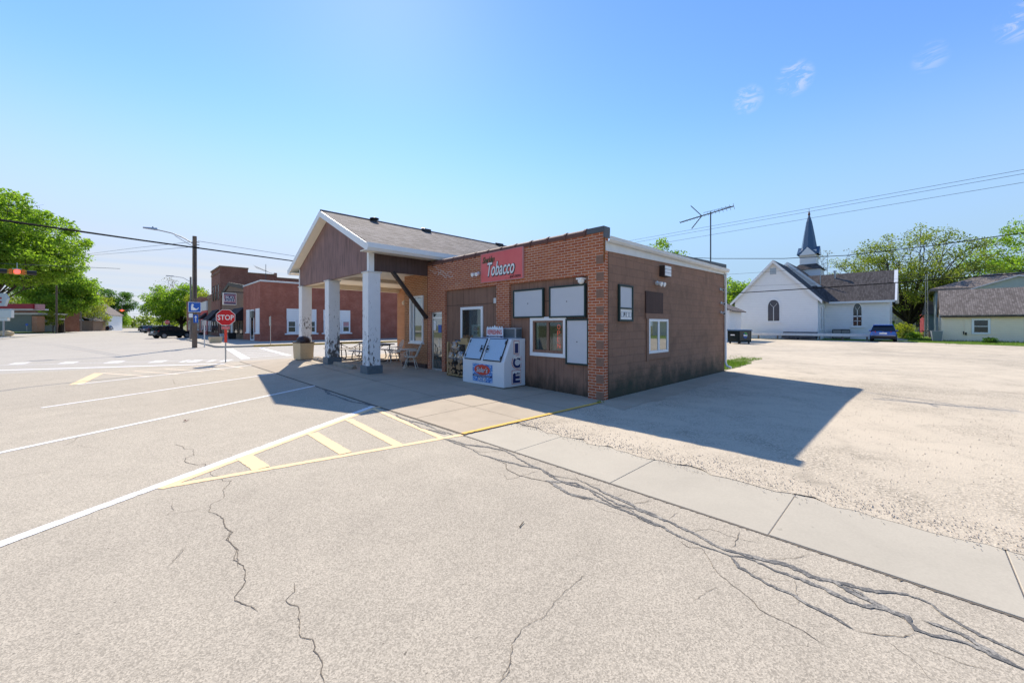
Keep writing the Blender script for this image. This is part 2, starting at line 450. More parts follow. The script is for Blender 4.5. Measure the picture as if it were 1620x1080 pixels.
M['dark_teal'] = pm('dark_teal_interior', (.020,.060,.065,1), .8, .4, 6)
M['glass_mirror'] = glass('mirrored_glass', (.02,.03,.03,1), .0, .015, .16)
M['glass_far'] = pm('dark_window_glass', (.018,.024,.028,1), .08, .3, 2, 0, 10, 0, .8)
M['glass_arch'] = pm('leaded_glass', (.062,.062,.075,1), .25, .3, 8, 0, 10, 0, .6)
M['glass_car'] = pm('car_glass', (.012,.015,.020,1), .05, .2, 2, 0, 10, 0, .8)
def emit(name, c, e):
    t = NT(name); t.p.inputs['Emission Color'].default_value = c; t.p.inputs['Emission Strength'].default_value = e
    return t.done(c, .4)
M['neon'] = emit('neon_red', (1,.10,.08,1), .32)
M['signal_red'] = emit('signal_lamp_red', (1,.05,.04,1), 1.6)
def metal(name, c, rough=.35, var=.15): return pm(name, c, rough, var, 5, 0, 10, 1.0, .5)
M['galv'] = metal('galvanised_steel', (.42,.43,.44,1), .42)
M['alu'] = metal('brushed_aluminium', (.62,.65,.68,1), .35)
M['dark_metal'] = pm('dark_metal', (.035,.036,.038,1), .45, .2, 6, 0, 10, .4)
M['antenna'] = pm('antenna_metal', (.10,.11,.12,1), .5, .2, 8, 0, 10, .5)
M['grey_panel'] = pm('grey_steel_panel', (.36,.38,.40,1), .5, .1, 4)
M['black'] = pm('black_plastic', (.014,.014,.015,1), .5, .2, 6)
M['rubber'] = pm('tyre_rubber', (.018,.018,.018,1), .85, .3, 20)
M['green_frame'] = pm('dark_green_frame', (.010,.030,.028,1), .5, .2, 8)
M['board_white'] = pm('blank_white_board', (.56,.57,.59,1), .6, .07, 2.5)
def sign_red():
    t = NT('faded_red_sign'); a = t.noise(1.6, 4); b = t.noise(40, 3)
    c = t.mix(a.outputs['Fac'], (.72,.10,.10,1), (.82,.19,.17,1)); c = t.mix(.25, c, t.mix(b.outputs['Fac'], (.7,.7,.7,1), (1.3,1.3,1.3,1)), 'MULTIPLY')
    return t.done(c, .5)
M['sign_red'] = sign_red()
M['ink_black'] = pm('black_lettering', (.02,.018,.018,1), .5, .1)
M['ink_white'] = pm('white_lettering', (.80,.80,.78,1), .5, .05)
M['ink_olive'] = pm('olive_lettering', (.17,.14,.06,1), .5, .2)
M['ink_navy'] = pm('navy_lettering', (.018,.030,.125,1), .45, .2)
M['ink_redline'] = pm('red_outline', (.48,.10,.08,1), .5, .1)
M['ice_white'] = pm('freezer_enamel', (.66,.69,.72,1), .35, .06, 1.5)
M['tread'] = pm('diamond_plate', (.40,.52,.62,1), .45, .18, 40, .25, 70, .3)
M['red_sign'] = pm('stop_red', (.60,.012,.016,1), .4, .06, 3)
M['orange_red'] = pm('red_reflector', (.72,.06,.03,1), .4, .08, 3)
M['blue_sign'] = pm('road_sign_blue', (.012,.10,.42,1), .4, .06, 3)
M['oval_red'] = pm('label_red', (.60,.06,.025,1), .45, .12, 6)
def label_blue():
    t = NT('ice_crystal_print'); v = t.n('ShaderNodeTexVoronoi'); v.inputs['Scale'].default_value = 26; t.l(t.tc.outputs['Object'], v.inputs['Vector'])
    return t.done(t.ramp(v.outputs['Distance'], [(.1, (.72,.82,.92,1)), (.4, (.16,.36,.68,1)), (.8, (.03,.12,.40,1))]), .45)
M['label_blue'] = label_blue()
M['label_pale'] = pm('pale_crystal_print', (.62,.70,.82,1), .5, .3, 22)
def poster():
    t = NT('poster_print'); v = t.n('ShaderNodeTexVoronoi'); v.inputs['Scale'].default_value = 14; t.l(t.tc.outputs['Object'], v.inputs['Vector'])
    h = t.n('ShaderNodeHueSaturation'); h.inputs['Saturation'].default_value = .9; h.inputs['Value'].default_value = .6; t.l(v.outputs['Color'], h.inputs['Color'])
    return t.done(h.outputs[0], .5)
M['poster'] = poster()
M['wood_pole'] = siding('pole_timber', (.150,.108,.078,1), 9, .35)
M['wood_pole_grey'] = siding('grey_pole_timber', (.20,.175,.155,1), 9, .3)
M['lumber'] = siding('raw_lumber', (.42,.29,.14,1), 9, .2)
M['log_bark'] = pm('log_bark', (.13,.10,.08,1), .9, .5, 14, .6, 30)
M['log_end'] = pm('log_end', (.34,.20,.10,1), .85, .3, 18)
def wrap():
    t = NT('plastic_wrap'); gl = t.n('ShaderNodeBsdfGlossy'); gl.inputs['Roughness'].default_value = .15
    tr = t.n('ShaderNodeBsdfTransparent'); mx = t.n('ShaderNodeMixShader'); n = t.noise(14, 4, .6)
    t.l(t.ramp(n.outputs['Fac'], [(.38, .08), (.68, .7)]), mx.inputs[0]); t.l(tr.outputs[0], mx.inputs[1])
    d = t.n('ShaderNodeMixShader'); d.inputs[0].default_value = .6; t.p.inputs['Base Color'].default_value = (.75,.77,.8,1)
    t.l(t.p.outputs[0], d.inputs[1]); t.l(gl.outputs[0], d.inputs[2]); t.l(d.outputs[0], mx.inputs[2]); t.l(mx.outputs[0], t.out.inputs['Surface'])
    b = t.n('ShaderNodeBump'); b.inputs['Strength'].default_value = .8; t.l(n.outputs['Fac'], b.inputs['Height']); t.l(b.outputs[0], gl.inputs['Normal'])
    return t.m
M['wrap'] = wrap()
M['patio_cream'] = pm('cream_metal_paint', (.62,.58,.50,1), .5, .12, 8)
M['table_top'] = pm('tan_table_top', (.42,.38,.33,1), .6, .15, 5)
M['brown_tube'] = pm('brown_tube_steel', (.085,.060,.045,1), .5, .2, 8)
M['exposed_agg'] = pm('pebble_concrete', (.60,.47,.29,1), .9, .5, 45, .6, 60)
M['dome'] = pm('brown_plastic', (.045,.028,.028,1), .4, .15, 5)
M['block_conc'] = pm('weathered_block', (.33,.27,.20,1), .95, .35, 5, .5, 30)
M['tile_coping'] = pm('clay_coping', (.15,.068,.052,1), .75, .35, 6)
M['flashing'] = pm('grey_flashing', (.085,.090,.100,1), .5, .3, 5)
M['rust'] = pm('rust', (.24,.08,.02,1), .9, .4, 20)
M['concrete_pole'] = pm('pale_pole', (.30,.29,.28,1), .7, .15, 4)
M['wire'] = pm('black_wire', (.010,.011,.013,1), .9, .1, spec=.05)
M['wire_thin'] = pm('bare_wire', (.07,.08,.095,1), .9, .1, spec=.05)
M['red_roof'] = pm('red_fascia', (.30,.010,.022,1), .5, .15, 3)
M['pink_fascia'] = pm('pale_red_fascia', (.55,.28,.28,1), .6, .1, 3)
M['grey_green'] = pm('grey_green_panel', (.19,.21,.18,1), .7, .12, 2)
M['blue_grey_sid'] = pm('blue_grey_siding', (.19,.25,.29,1), .7, .1, 3)
M['sage'] = pm('pale_green_siding', (.38,.45,.40,1), .7, .1, 3)
M['red_wall'] = pm('dark_red_wall', (.22,.020,.025,1), .7, .2, 3)
M['pink_wall'] = pm('coral_wall', (.55,.08,.075,1), .7, .15, 2)
M['awning'] = pm('dark_awning_cloth', (.022,.016,.022,1), .85, .3, 6)
M['yellow_shrub_stem'] = pm('twig', (.08,.06,.04,1), .9, .3)
M['bin_grey'] = pm('grey_bin_plastic', (.19,.22,.25,1), .5, .1, 4)
M['dumpster_green'] = pm('dark_green_steel', (.008,.014,.014,1), .75, .4, 4, spec=.15)
M['dumpster_lit_grey'] = pm('lit_grey_steel', (.085,.085,.075,1), .75, .3, 4, spec=.2)
M['ac_dark'] = pm('dark_louvres', (.05,.06,.07,1), .6, .2, 30)
def clapboard(name, c, pitch=.2):
    t = NT(name); sep = t.n('ShaderNodeSeparateXYZ'); t.l(t.tc.outputs['UV'], sep.inputs[0])
    fr = t.math('FRACT', t.math('DIVIDE', sep.outputs['Y'], pitch)); n = t.noise(2, 5)
    col = t.mix(n.outputs['Fac'], sc(c, .94), sc(c, 1.05)); col = t.mix(t.math('MULTIPLY', t.math('LESS_THAN', fr, .08), .28), col, sc(c, .4))
    t.bump(fr, .35, .02); return t.done(col, .6, 0, .3)
M['clap_white'] = clapboard('white_clapboard', (.84,.84,.83,1))
M['clap_cream'] = clapboard('cream_block_wall', (.92,.77,.58,1), .203)
M['clap_house'] = clapboard('pale_house_siding', (.50,.52,.54,1))
M['steeple_blue'] = pm('slate_blue_metal', (.055,.115,.20,1), .45, .15, 3)

def leafm(name, c1, c2, trans=.45):
    t = NT(name); g = t.n('ShaderNodeNewGeometry'); n = t.noise(.35, 3)
    f = t.math('ADD', t.math('MULTIPLY', g.outputs['Random Per Island'], .6), t.math('MULTIPLY', n.outputs['Fac'], .75))
    c = t.mix(t.ramp(f, [(.3, 0.0), (.95, 1.0)]), c1, c2)
    t.l(c, t.p.inputs['Base Color']); t.p.inputs['Roughness'].default_value = .55; t.p.inputs['Specular IOR Level'].default_value = .3
    tr = t.n('ShaderNodeBsdfTranslucent'); t.l(t.mix(.65, c, (1.25,1.5,.45,1), 'MULTIPLY'), tr.inputs['Color'])
    mx = t.n('ShaderNodeMixShader'); mx.inputs[0].default_value = trans
    t.l(t.p.outputs[0], mx.inputs[1]); t.l(tr.outputs[0], mx.inputs[2]); t.l(mx.outputs[0], t.out.inputs['Surface'])
    return t.m
M['leaf'] = leafm('leaf_green', (.12,.21,.025,1), (.33,.46,.055,1), .55)
M['leaf_yellow'] = leafm('leaf_yellow_green', (.19,.22,.03,1), (.40,.42,.06,1), .5)
M['leaf_dark'] = leafm('leaf_dark', (.04,.10,.02,1), (.11,.21,.035,1), .5)
M['leaf_olive'] = leafm('leaf_olive', (.13,.17,.03,1), (.30,.34,.06,1), .5)
M['leaf_bronze'] = leafm('leaf_bronze', (.10,.085,.04,1), (.20,.16,.07,1), .4)
M['needle'] = leafm('needle_dark', (.018,.030,.018,1), (.045,.062,.032,1), .15)
M['dry_leaf'] = pm('dry_leaf', (.14,.05,.03,1), .8, .3)
M['bark'] = pm('tree_bark', (.070,.055,.042,1), .95, .4, 4, .6, 12)
M['bark_dark'] = pm('dark_bark', (.040,.032,.026,1), .95, .4, 4, .6, 12)
def carpaint(name, c):
    t = NT(name); t.p.inputs['Coat Weight'].default_value = .8; t.p.inputs['Coat Roughness'].default_value = .04
    return t.done(t.mix(t.noise(3, 2).outputs['Fac'], sc(c,.9), sc(c,1.1)), .3, .3, .5)
M['car_black'] = carpaint('black_green_car_paint', (.012,.020,.022,1))
M['car_blue'] = carpaint('blue_car_paint', (.010,.10,.45,1))
M['car_navy'] = carpaint('navy_car_paint', (.020,.035,.075,1))
M['car_maroon'] = carpaint('maroon_car_paint', (.075,.014,.022,1))
M['car_purple'] = carpaint('plum_car_paint', (.060,.030,.060,1))
M['tail_red'] = pm('tail_lamp_red', (.45,.02,.025,1), .2, .1)

# ------------------------------------------------------------------ the setting
def sheet(name, pts, z, mat, kind='structure', cuts=True):
    bm = bmesh.new()
    f = bm.faces.new([bm.verts.new((p[0], p[1], 0)) for p in pts])
    if cuts:
        for x in (25, 43):
            bmesh.ops.bisect_plane(bm, geom=bm.verts[:]+bm.edges[:]+bm.faces[:], plane_co=(x,0,0), plane_no=(1,0,0))
    for v in bm.verts: v.co.z = E(v.co.x) + z
    for f in bm.faces:
        f.normal_update()
        if f.normal.z < 0: f.normal_flip()
    me = bpy.data.meshes.new(name); bm.to_mesh(me); bm.free(); me.materials.append(mat)
    uv = me.uv_layers.new(name='UVMap')
    for l in me.loops: uv.data[l.index].uv = me.vertices[l.vertex_index].co[:2]
    o = bpy.data.objects.new(name, me); COL.objects.link(o); o['kind'] = kind
    return o
def rect(x0, x1, y0, y1): return [(x0,y0),(x1,y0),(x1,y1),(x0,y1)]
sheet('ground', rect(-900, 900, -500, 1500), -.05, M['ground'])
sheet('parking_lot', rect(-19.6, -2.2, -60, 18.3), 0, M['asphalt'])
sheet('main_street', [(-19.6,18.3),(-9.6,18.3),(-9.6,33.05),(-1.0,33.05),(-1.0,300),(-19.3,300),(-19.6,33)], 0, M['street'])
sheet('cross_street', [(-9.6,18.3),(60,18.3),(60,33.05),(-9.6,33.05)], .0, M['street'])
sheet('west_street', rect(-70, -19.6, 18.3, 33), -.004, M['street'])
def jag(x0, x1, y, n, amp, seed):
    r = random.Random(seed); return [(x0+(x1-x0)*i/n, y + r.uniform(-amp, amp)) for i in range(n+1)]
edge = [(-3.02 + rnd.uniform(-.07,.10), -26 + i*.16) for i in range(int(26/.16))]
sheet('gravel_lot', edge + [(-2.9,-.02)] + [(8.75,-.02),(8.75,13),(44.6,13),(44.6,-4.4),(47.6,-4.6),(47.6,-40),(-3,-40)], .0115, M['gravel'])
sheet('asphalt_apron', [(-.35,-.02),(8.4,-.02)] + list(reversed(jag(-.6, 8.6, -.85, 30, .10, 3))), .016, M['concrete'])
sheet('lawn', [(44.6,14),(44.6,-4.4),(47.6,-4.6),(47.6,-6.7),(80,-6.7),(80,14)], .02, M['grass'])
sheet('lawn', [(46.9,-4.55),(44.2,-5.0),(43.0,-6.9),(40.6,-11),(38.6,-16),(37.5,-24),(50.1,-24),(50.1,-6.72),(47.5,-6.69)], .024, M['grass'])
gr_ = random.Random(21); base_ = [(8.72,.15),(10.2,.0),(12.4,.3),(14.4,.6),(15.6,1.1),(13.8,1.5),(12.2,1.4),(10.5,2.0),(8.72,2.2)]; edge_ = []
for a, b in zip(base_, base_[1:]):
    n_ = max(2, int(math.dist(a, b)/.09))
    edge_ += [(a[0]+(b[0]-a[0])*i/n_+gr_.gauss(0,.05), a[1]+(b[1]-a[1])*i/n_+gr_.gauss(0,.06)) for i in range(n_)]
sheet('lawn', edge_, .019, M['grass_dry'])
sheet('garden_path', [(48.2,-4.0),(49.6,-5.0),(62,-3.6),(62,-2.6)], .026, M['concrete_far'])
sheet('lawn', rect(-60, -19.9, 92, 300), .012, M['grass'])
sheet('lawn', rect(-60, -19.9, -60, 18), .012, M['grass'])
sheet('lawn', rect(6, 44, -60, -24), .05, M['grass'])
sheet('bank_driveway', [(-19.8,80),(-19.8,128),(-60,150),(-60,80)], .02, M['concrete_far'])
sheet('sidewalk', [(-22.5,33),(-19.7,33),(-19.4,128),(-22.2,128)], .03, M['concrete_far'])
# concrete walk beside the lot, slab by slab
sw = MB()
ys = [0, -1.18, -2.72, -4.25, -5.62, -7.1, -8.6, -10.2, -11.8, -13.4]
for a, b in zip(ys, ys[1:]): sw.box(-4.12, -3.0, a-.004, b+.004, -.06, .008+rnd.uniform(-.002,.002))
build_each(sw, 'sidewalk', M['concrete_new'], kind='structure', bevel=.005)
jt = MB(); jt.box(-4.125, -2.995, -13.4, -.0, -.05, .003); jt.build('sidewalk_joint', M['joint'], kind='structure')
# concrete apron in front of the shop, rising gently to the doors
def slab_z(x, y):
    k = max(0, min(1, (x+4.1)/1.5)); yy = min(max(y, 0), 14)
    d = 1 if y < 14 else max(0, 1-(y-14)/4.3)
    return .0195*yy*k*d + .008
def slab(name, x0, x1, y0, y1, mat, lift=0.0, step=.3):
    nx = max(1, int((x1-x0)/step)); ny = max(1, int((y1-y0)/step)); m = MB()
    vs = [(x0+(x1-x0)*i/nx, y0+(y1-y0)*j/ny) for j in range(ny+1) for i in range(nx+1)]
    m.add([(x, y, slab_z(x,y)+lift) for x, y in vs], [(j*(nx+1)+i, j*(nx+1)+i+1, (j+1)*(nx+1)+i+1, (j+1)*(nx+1)+i) for j in range(ny) for i in range(nx)])
    return m.build(name, mat, kind='structure')
xs_ = [-4.1, -2.72, -1.35, 4.5]; yy_ = [0, 1.52, 3.04, 4.56, 6.08, 7.6, 9.3, 11.0, 12.7, 14.4, 16.2, 18.3]
slab('apron_joint', -4.1, 4.5, 0, 18.3, M['joint'], -.006)
for a, b in zip(xs_, xs_[1:]):
    for c, d in zip(yy_, yy_[1:]):
        if a < 0: slab('concrete_apron', a+.008, b-.008, c+.008, d-.008, M['concrete'], rnd.uniform(0, .003))
# far pavement round the tavern corner, with a painted kerb
pv = MB()
pv.prism([(-2.9,33.6),(-2.3,33.1),(30,33.1),(30,41.95),(1.7,41.95),(1.7,140),(-1.2,140),(-1.2,61),(-2.9,57)], 'z', -.05, .13)
pv.build('pavement', M['concrete_far'], kind='structure')
kb = MB(); kb.prism([(-.6,33.0),(30,33.0),(30,33.18),(-.6,33.18)], 'z', -.02, .15); kb.build('kerb', M['curb_yellow'], kind='structure')
kb = MB(); kb.prism([(-3.05,33.9),(-2.9,33.55),(-2.9,57),(-1.2,61),(-1.2,140),(-1.35,140),(-1.35,61.1),(-3.05,57.1)], 'z', -.02, .145); kb.build('kerb', M['concrete_far'], kind='structure')

# road markings
def stripe(name, a, b, w, mat, z=.010, zf=None):
    z = z*.45 if z < .02 else z
    a, b = Vector((a[0],a[1],0)), Vector((b[0],b[1],0)); d = (b-a).normalized(); n = Vector((-d.y, d.x, 0))*w/2
    near = min((a-Vector((CAM.x,CAM.y,0))).length, (b-Vector((CAM.x,CAM.y,0))).length) < 16
    k = min(260, max(2, int((b-a).length/.045))) if near else max(1, int((b-a).length/.4)); m = MB(); vs = []; nj = n.normalized()
    for i in range(k+1):
        p = a + (b-a)*i/k
        for q, sg in ((p-n, -1), (p+n, 1)):
            q = q + nj*(sg*min(0, rnd.gauss(.002,.007)) if near else 0)
            vs.append((q.x, q.y, (zf(q.x,q.y) if zf else 0)+z))
    m.add(vs, [(2*i, 2*i+1, 2*i+3, 2*i+2) for i in range(k)])
    return m.build(name, mat, kind='structure')
W, Y, YF = M['paint_white'], M['paint_yellow'], M['paint_faded']
def GP(x, y): p = G(x, y); return (p.x, p.y)
stripe('parking_line', (-9.12,12.52), (-2.85,16.35), .11, W)
stripe('parking_line', (-9.36,8.06), (-4.02,11.47), .11, W)
stripe('parking_line', (-9.9,3.44), (-3.75,7.44), .115, W)
stripe('parking_line', (-10.1,-.82), (-4.16,3.2), .13, W)
stripe('hatch_line', GP(252,773), (-4.28,2.98), .12, Y, .008)
stripe('hatch_line', GP(256,771), (-4.12,.02), .11, Y, .009)
stripe('hatch_line', GP(590,646), GP(702,694), .10, Y, .011)
stripe('hatch_line', GP(614,644), GP(738,688), .10, Y, .007)
stripe('hatch_line', GP(590,645), GP(626,641), .10, Y, .012)
stripe('hatch_line', GP(551,663), GP(630,704), .15, Y, .011)
stripe('hatch_line', GP(494,685), GP(547,717), .17, Y, .011)
stripe('hatch_line', GP(386,722), GP(414,741), .20, Y, .011)
stripe('kerb_line', (-4.12,.02), (-.25,-.10), .10, M['kerb_yellow'], .026, lambda x, y: 0)
stripe('hatch_line', GP(120,608), GP(157,590), .28, Y, .008)
stripe('hatch_line', GP(157,590), GP(437,572), .11, YF, .008)
for a, b in (((160,590),(238,595.5)), ((212,587),(283,592)), ((262,583.5),(322,588)), ((310,580.5),(356,585)), ((356,577.5),(384,582))):
    stripe('hatch_line', GP(*a), GP(*b), .13, YF, .009)
stripe('stop_line', GP(-60,587.5), GP(356,575.2), .32, W, .011)
stripe('crosswalk_line', GP(-60,579.5), GP(364,568.6), .12, M['paint_worn'], .008)
for x, w in ((31,.5),(108,.5),(181,.55),(250,.5),(292,.2),(308,.4),(334,.2),(357,.35)):
    a = G(x-6, 576.5 - x*.012); b = G(x+7, 573.5 - x*.014)
    stripe('crosswalk_bar', (a.x,a.y), (b.x,b.y), w, M['paint_worn'], .007)
stripe('crosswalk_line', GP(362,551.5), GP(389,567.5), .42, W, .012)
stripe('crosswalk_line', GP(413,550.5), GP(458,562.5), .32, W, .012)
for k in range(5):
    t = (k+.7)/5.4; a = G(364+26*t, 552+15.5*t); b = G(414+43*t, 551+11.5*t)
    stripe('crosswalk_bar', (a.x,a.y), (b.x,b.y), .22, M['paint_worn'], .008)
for x0 in (215, 120):
    stripe('lane_line', GP(x0,556), GP(x0+55,553), .12, M['paint_faded'], .01)

# tar seals and cracks, each a thin bead lying on the asphalt
def bead(name, px, mat, w0, w1, seed, z=.012, jit=.012, sub=5):
    r = random.Random(seed); P = [G(x, y) for x, y in px]; Q = []
    for a, b in zip(P, P[1:]):
        k = max(2, int((b-a).length/.022)); k = min(k, 120)
        for i in range(k): Q.append(a + (b-a)*i/k)
    Q.append(P[-1]); m = MB(); vs = []; ph = r.uniform(0,6)
    wob = 0
    for i, p in enumerate(Q):
        d = (Q[min(i+1,len(Q)-1)] - Q[max(i-1,0)]).normalized(); n = Vector((-d.y, d.x, 0))
        wob = wob*.86 + r.uniform(-jit, jit)*.75
        t = .5+.5*math.sin(ph + i*.085)*math.sin(ph*2 + i*.034)
        w = (w0 + (w1-w0)*t)*r.uniform(.62,1.3)*(min(1, (i+.3)/4, (len(Q)-i-.7)/4))
        c = p + n*wob
        vs += [tuple(c-n*w/2+Vector((0,0,z))), tuple(c+n*w/2+Vector((0,0,z)))]
    m.add([(x,y,q*.28+.0012) for x,y,q in vs], [(2*i,2*i+1,2*i+3,2*i+2) for i in range(len(Q)-1)])
    return m.build(name, mat, kind='structure')
z5 = lambda L: [(810+x/2, 760+y/2) for x, y in L]
z2 = lambda L: [(500+x/3, 560+y/3) for x, y in L]
z1 = lambda L: [(x/3, 540+y/3) for x, y in L]
z4 = lambda L: [(x/2, 760+y/2) for x, y in L]
TAR = [
 (z5([(100,0),(200,10),(290,50),(330,75),(420,100),(500,130),(600,180),(680,220),(740,235),(850,260),(940,300),(1010,320),(1060,330),(1150,350),(1250,360),(1330,390),(1400,440),(1480,490),(1560,520),(1640,560)]), .022, .062),
 (z5([(120,5),(180,40),(260,60),(340,90),(380,105),(450,135),(520,170),(600,205),(690,240),(760,250),(830,285),(910,310),(1000,350),(1100,395),(1170,405),(1250,430),(1280,470),(1340,490),(1420,510),(1480,530),(1540,560),(1640,605)]), .020, .055),
 (z5([(690,240),(720,275),(800,320),(880,360),(940,400),(1020,440),(1080,470)]), .02, .05),
 (z5([(1010,320),(1060,345),(1130,380),(1200,410),(1240,430)]), .025, .06),
 (z5([(1290,435),(1370,465),(1420,480),(1470,515),(1560,565),(1640,605)]), .025, .05),
 (z5([(1040,330),(1100,360),(1180,400),(1260,445),(1285,470)]), .02, .07),
 (z2([(600,400),(680,430),(740,450),(770,475),(830,490),(900,510),(1000,535),(1060,545),(1120,580),(1200,615),(1290,640),(1340,680),(1420,720),(1480,735),(1560,790),(1620,820)]), .015, .05),
 (z2([(620,400),(720,430),(800,440),(900,460),(1010,520),(1130,580),(1250,600),(1330,640),(1380,665),(1450,695),(1540,740),(1620,770)]), .012, .055),
 (z2([(380,285),(390,300),(430,315),(490,325),(530,335),(580,360),(650,385)]), .02, .08),
 (z2([(440,320),(500,350),(560,365),(620,380)]), .02, .08),
 ([(450,590),(468,598),(480,600),(505,612),(520,618),(540,622),(560,628)], .03, .12),
 ([(500,612),(513,613),(515,618),(520,623),(540,630),(560,636),(590,641)], .03, .11),
]
for i, (p, a, b) in enumerate(TAR): bead('tar_seal', p, M['tar'], a*.65, b*.85, i, .012 + .0006*i)
CR = [
 (z1([(830,485),(880,510),(915,515),(920,540),(885,550),(880,575),(940,585),(975,580),(970,610),(1010,635),(1045,640),(1050,665),(1100,660),(1060,700),(1050,745),(990,775),(1000,810),(1050,840),(1060,880),(1100,905),(1075,940),(1100,980),(1120,1040),(1140,1070)]), .008, .022),
 (z4([(728,158),(720,190),(740,225),(765,270),(770,320),(740,380),(790,400),(810,425)]), .006, .016),
 (z4([(935,320),(940,350),(920,375),(945,395),(950,440),(960,490),(990,500),(985,540),(1010,590),(1030,660)]), .007, .018),
 (z4([(1620,560),(1595,600),(1570,660)]), .006, .014),
 (z4([(860,382),(920,375)]), .004, .008), (z4([(585,205),(555,245),(525,275)]), .003, .008), (z4([(700,190),(745,150)]), .004, .008),
 (z4([(545,70),(548,95),(520,110),(640,90),(665,78)]), .003, .008),
 (z5([(235,290),(190,335),(130,385),(95,435),(50,450),(0,515),(-20,600),(-55,640)]), .006, .012),
 (z5([(520,185),(560,210),(600,215),(620,240),(640,275),(655,300),(720,345),(800,415),(900,470),(1000,520)]), .006, .014),
 (z5([(575,382),(630,350),(670,332)]), .005, .012), (z5([(720,158),(712,190),(690,215)]), .008, .018),
 (z5([(1080,470),(1150,488),(1240,495),(1275,480)]), .008, .02), (z5([(1250,510),(1340,545),(1450,590),(1550,615)]), .005, .01),
 (z5([(1150,490),(1250,560),(1340,640)]), .004, .008), (z5([(790,245),(900,245),(945,238)]), .005, .012),
 (z5([(570,165),(620,150),(700,180),(790,200)]), .004, .01), (z5([(380,75),(440,60)]), .006, .012), (z5([(500,125),(525,95)]), .006, .012),
 (z5([(620,240),(690,270)]), .005, .01), (z5([(780,285),(760,300),(890,320),(900,390),(860,395)]), .004, .009),
 (z2([(830,495),(900,520),(910,545),(960,575),(1040,595),(1100,605),(1150,635),(1180,660),(1260,680),(1320,700)]), .014, .032),
 (z2([(890,570),(905,595),(1000,570),(1060,550)]), .006, .012), (z2([(1300,700),(1380,745),(1480,765),(1560,800)]), .005, .01),
 (z2([(235,255),(245,280),(330,310),(380,330)]), .006, .012), (z2([(1420,680),(1480,660)]), .008, .014), (z2([(1500,710),(1600,695)]), .006, .012),
 (z2([(1020,525),(1075,515)]), .006, .012), (z2([(840,465),(900,455)]), .006, .012), (z2([(1230,575),(1265,610),(1360,620)]), .006, .012),
 (z1([(300,495),(345,480),(350,465),(385,445)]), .008, .016), (z1([(15,655),(100,635),(240,618),(310,600)]), .006, .012),
 (z1([(355,490),(420,500),(470,510)]), .004, .008), (z1([(820,180),(825,195),(830,203)]), .01, .02), (z1([(880,970),(830,1030),(780,1078)]), .004, .008),
 ([(600,652),(650,672),(700,692),(760,715),(815,712)], .006, .012),
]
for i, (p, a, b) in enumerate(CR): bead('asphalt_crack', p, M['crack'], a*.38, b*.40, 50+i, .006 + .0001*i, .012)
# dirt-filled edge between walk and asphalt
for k, (xa, ya, xb, yb) in enumerate(((-4.15,0,-4.15,-13.2),)):
    r = random.Random(5); m = MB(); vs = []; n = 900
    for i in range(n+1):
        y = ya+(yb-ya)*i/n; w = .004+.010*abs(r.gauss(0,1)); vs += [(xa+.02-w, y, .004), (xa+.032, y, .004)]
    m.add(vs, [(2*i,2*i+1,2*i+3,2*i+2) for i in range(n)]); m.build('edge_dirt', M['crack'], kind='structure')
    vs = []; m = MB()
    for i in range(n+1):
        y = 18*i/n; w = .004+.010*abs(r.gauss(0,1)); vs += [(xa+.03-w, y, .004), (xa+.055, y, .0045)]
    m.add(vs, [(2*i,2*i+1,2*i+3,2*i+2) for i in range(n)]); m.build('edge_dirt', M['crack'], kind='structure')
for a, b, s in (((-3.4,.02),(-.2,-.75),1), ((-2.0,-.3),(-2.9,-1.2),2)):
    pa = [(-3.4,-.02),(-2.6,-.35),(-1.9,-.55),(-1.2,-.62),(-.5,-.68)] if s == 1 else []
# loose stones on the lot and at its edge
r = random.Random(12); m = MB()
for i in range(9000):
    if i < 4200: x = (-2.98 + abs(r.gauss(0,.30))) if i % 6 else (-3.0 - abs(r.gauss(0,.09))); y = -12*r.random()**1.2
    elif i < 8300: x = -2.9 + 12*r.random(); y = -.5-9*r.random()
    else: x = r.uniform(-.3, 8.4); y = -.05-abs(r.gauss(0,.10))
    s = r.uniform(.004,.009)*(1.5 if r.random() < .04 else 1)
    c = (x, y, .014 + s*.35); a = r.random()*6.3
    ca, sa = math.cos(a)*s, math.sin(a)*s
    m.add([(c[0]+ca,c[1]+sa,c[2]),(c[0]-sa,c[1]+ca,c[2]),(c[0]-ca*.8,c[1]-sa,c[2]),(c[0]+sa,c[1]-ca*.9,c[2]),(c[0],c[1],c[2]+s*.7),(c[0],c[1],c[2]-s*.7)],
          [(0,1,4),(1,2,4),(2,3,4),(3,0,4),(1,0,5),(2,1,5),(3,2,5),(0,3,5)])
m.build('loose_gravel', M['stone'], kind='stuff')
# grass blades: behind the shop corner and along the foot of the cream wall
def blades(name, spots, seed, mat):
    r = random.Random(seed); m = MB()
    for (x0,x1,y0,y1,n,h) in spots:
        for i in range(n):
            x = r.uniform(x0,x1); y = r.uniform(y0,y1); a = r.random()*6.28; l = h*r.uniform(.5,1.3); w = h*.10
            dx, dy = math.cos(a)*w, math.sin(a)*w; bx, by = r.uniform(-.5,.5)*l, r.uniform(-.5,.5)*l; z = E(x)+.012
            m.add([(x-dx,y-dy,z),(x+dx,y+dy,z),(x+bx,y+by,z+l)], [(0,1,2)])
    return m.build(name, mat, kind='stuff')
M['blade'] = leafm('grass_blade', (.07,.14,.02,1), (.17,.26,.04,1), .45)
blades('grass', [(8.75,12.6,.1,1.8,3000,.12),(12,16,.4,1.4,700,.10),(9,17,1.2,5,500,.10),(41,49.8,-14,-7,3200,.10),(44.5,47,-7,-5,500,.09),(49.2,49.9,-20,-7,500,.22),(46,60,-6.5,-4.7,900,.12),(-.4,-.15,-.16,-.03,30,.07)], 4, M['blade'])

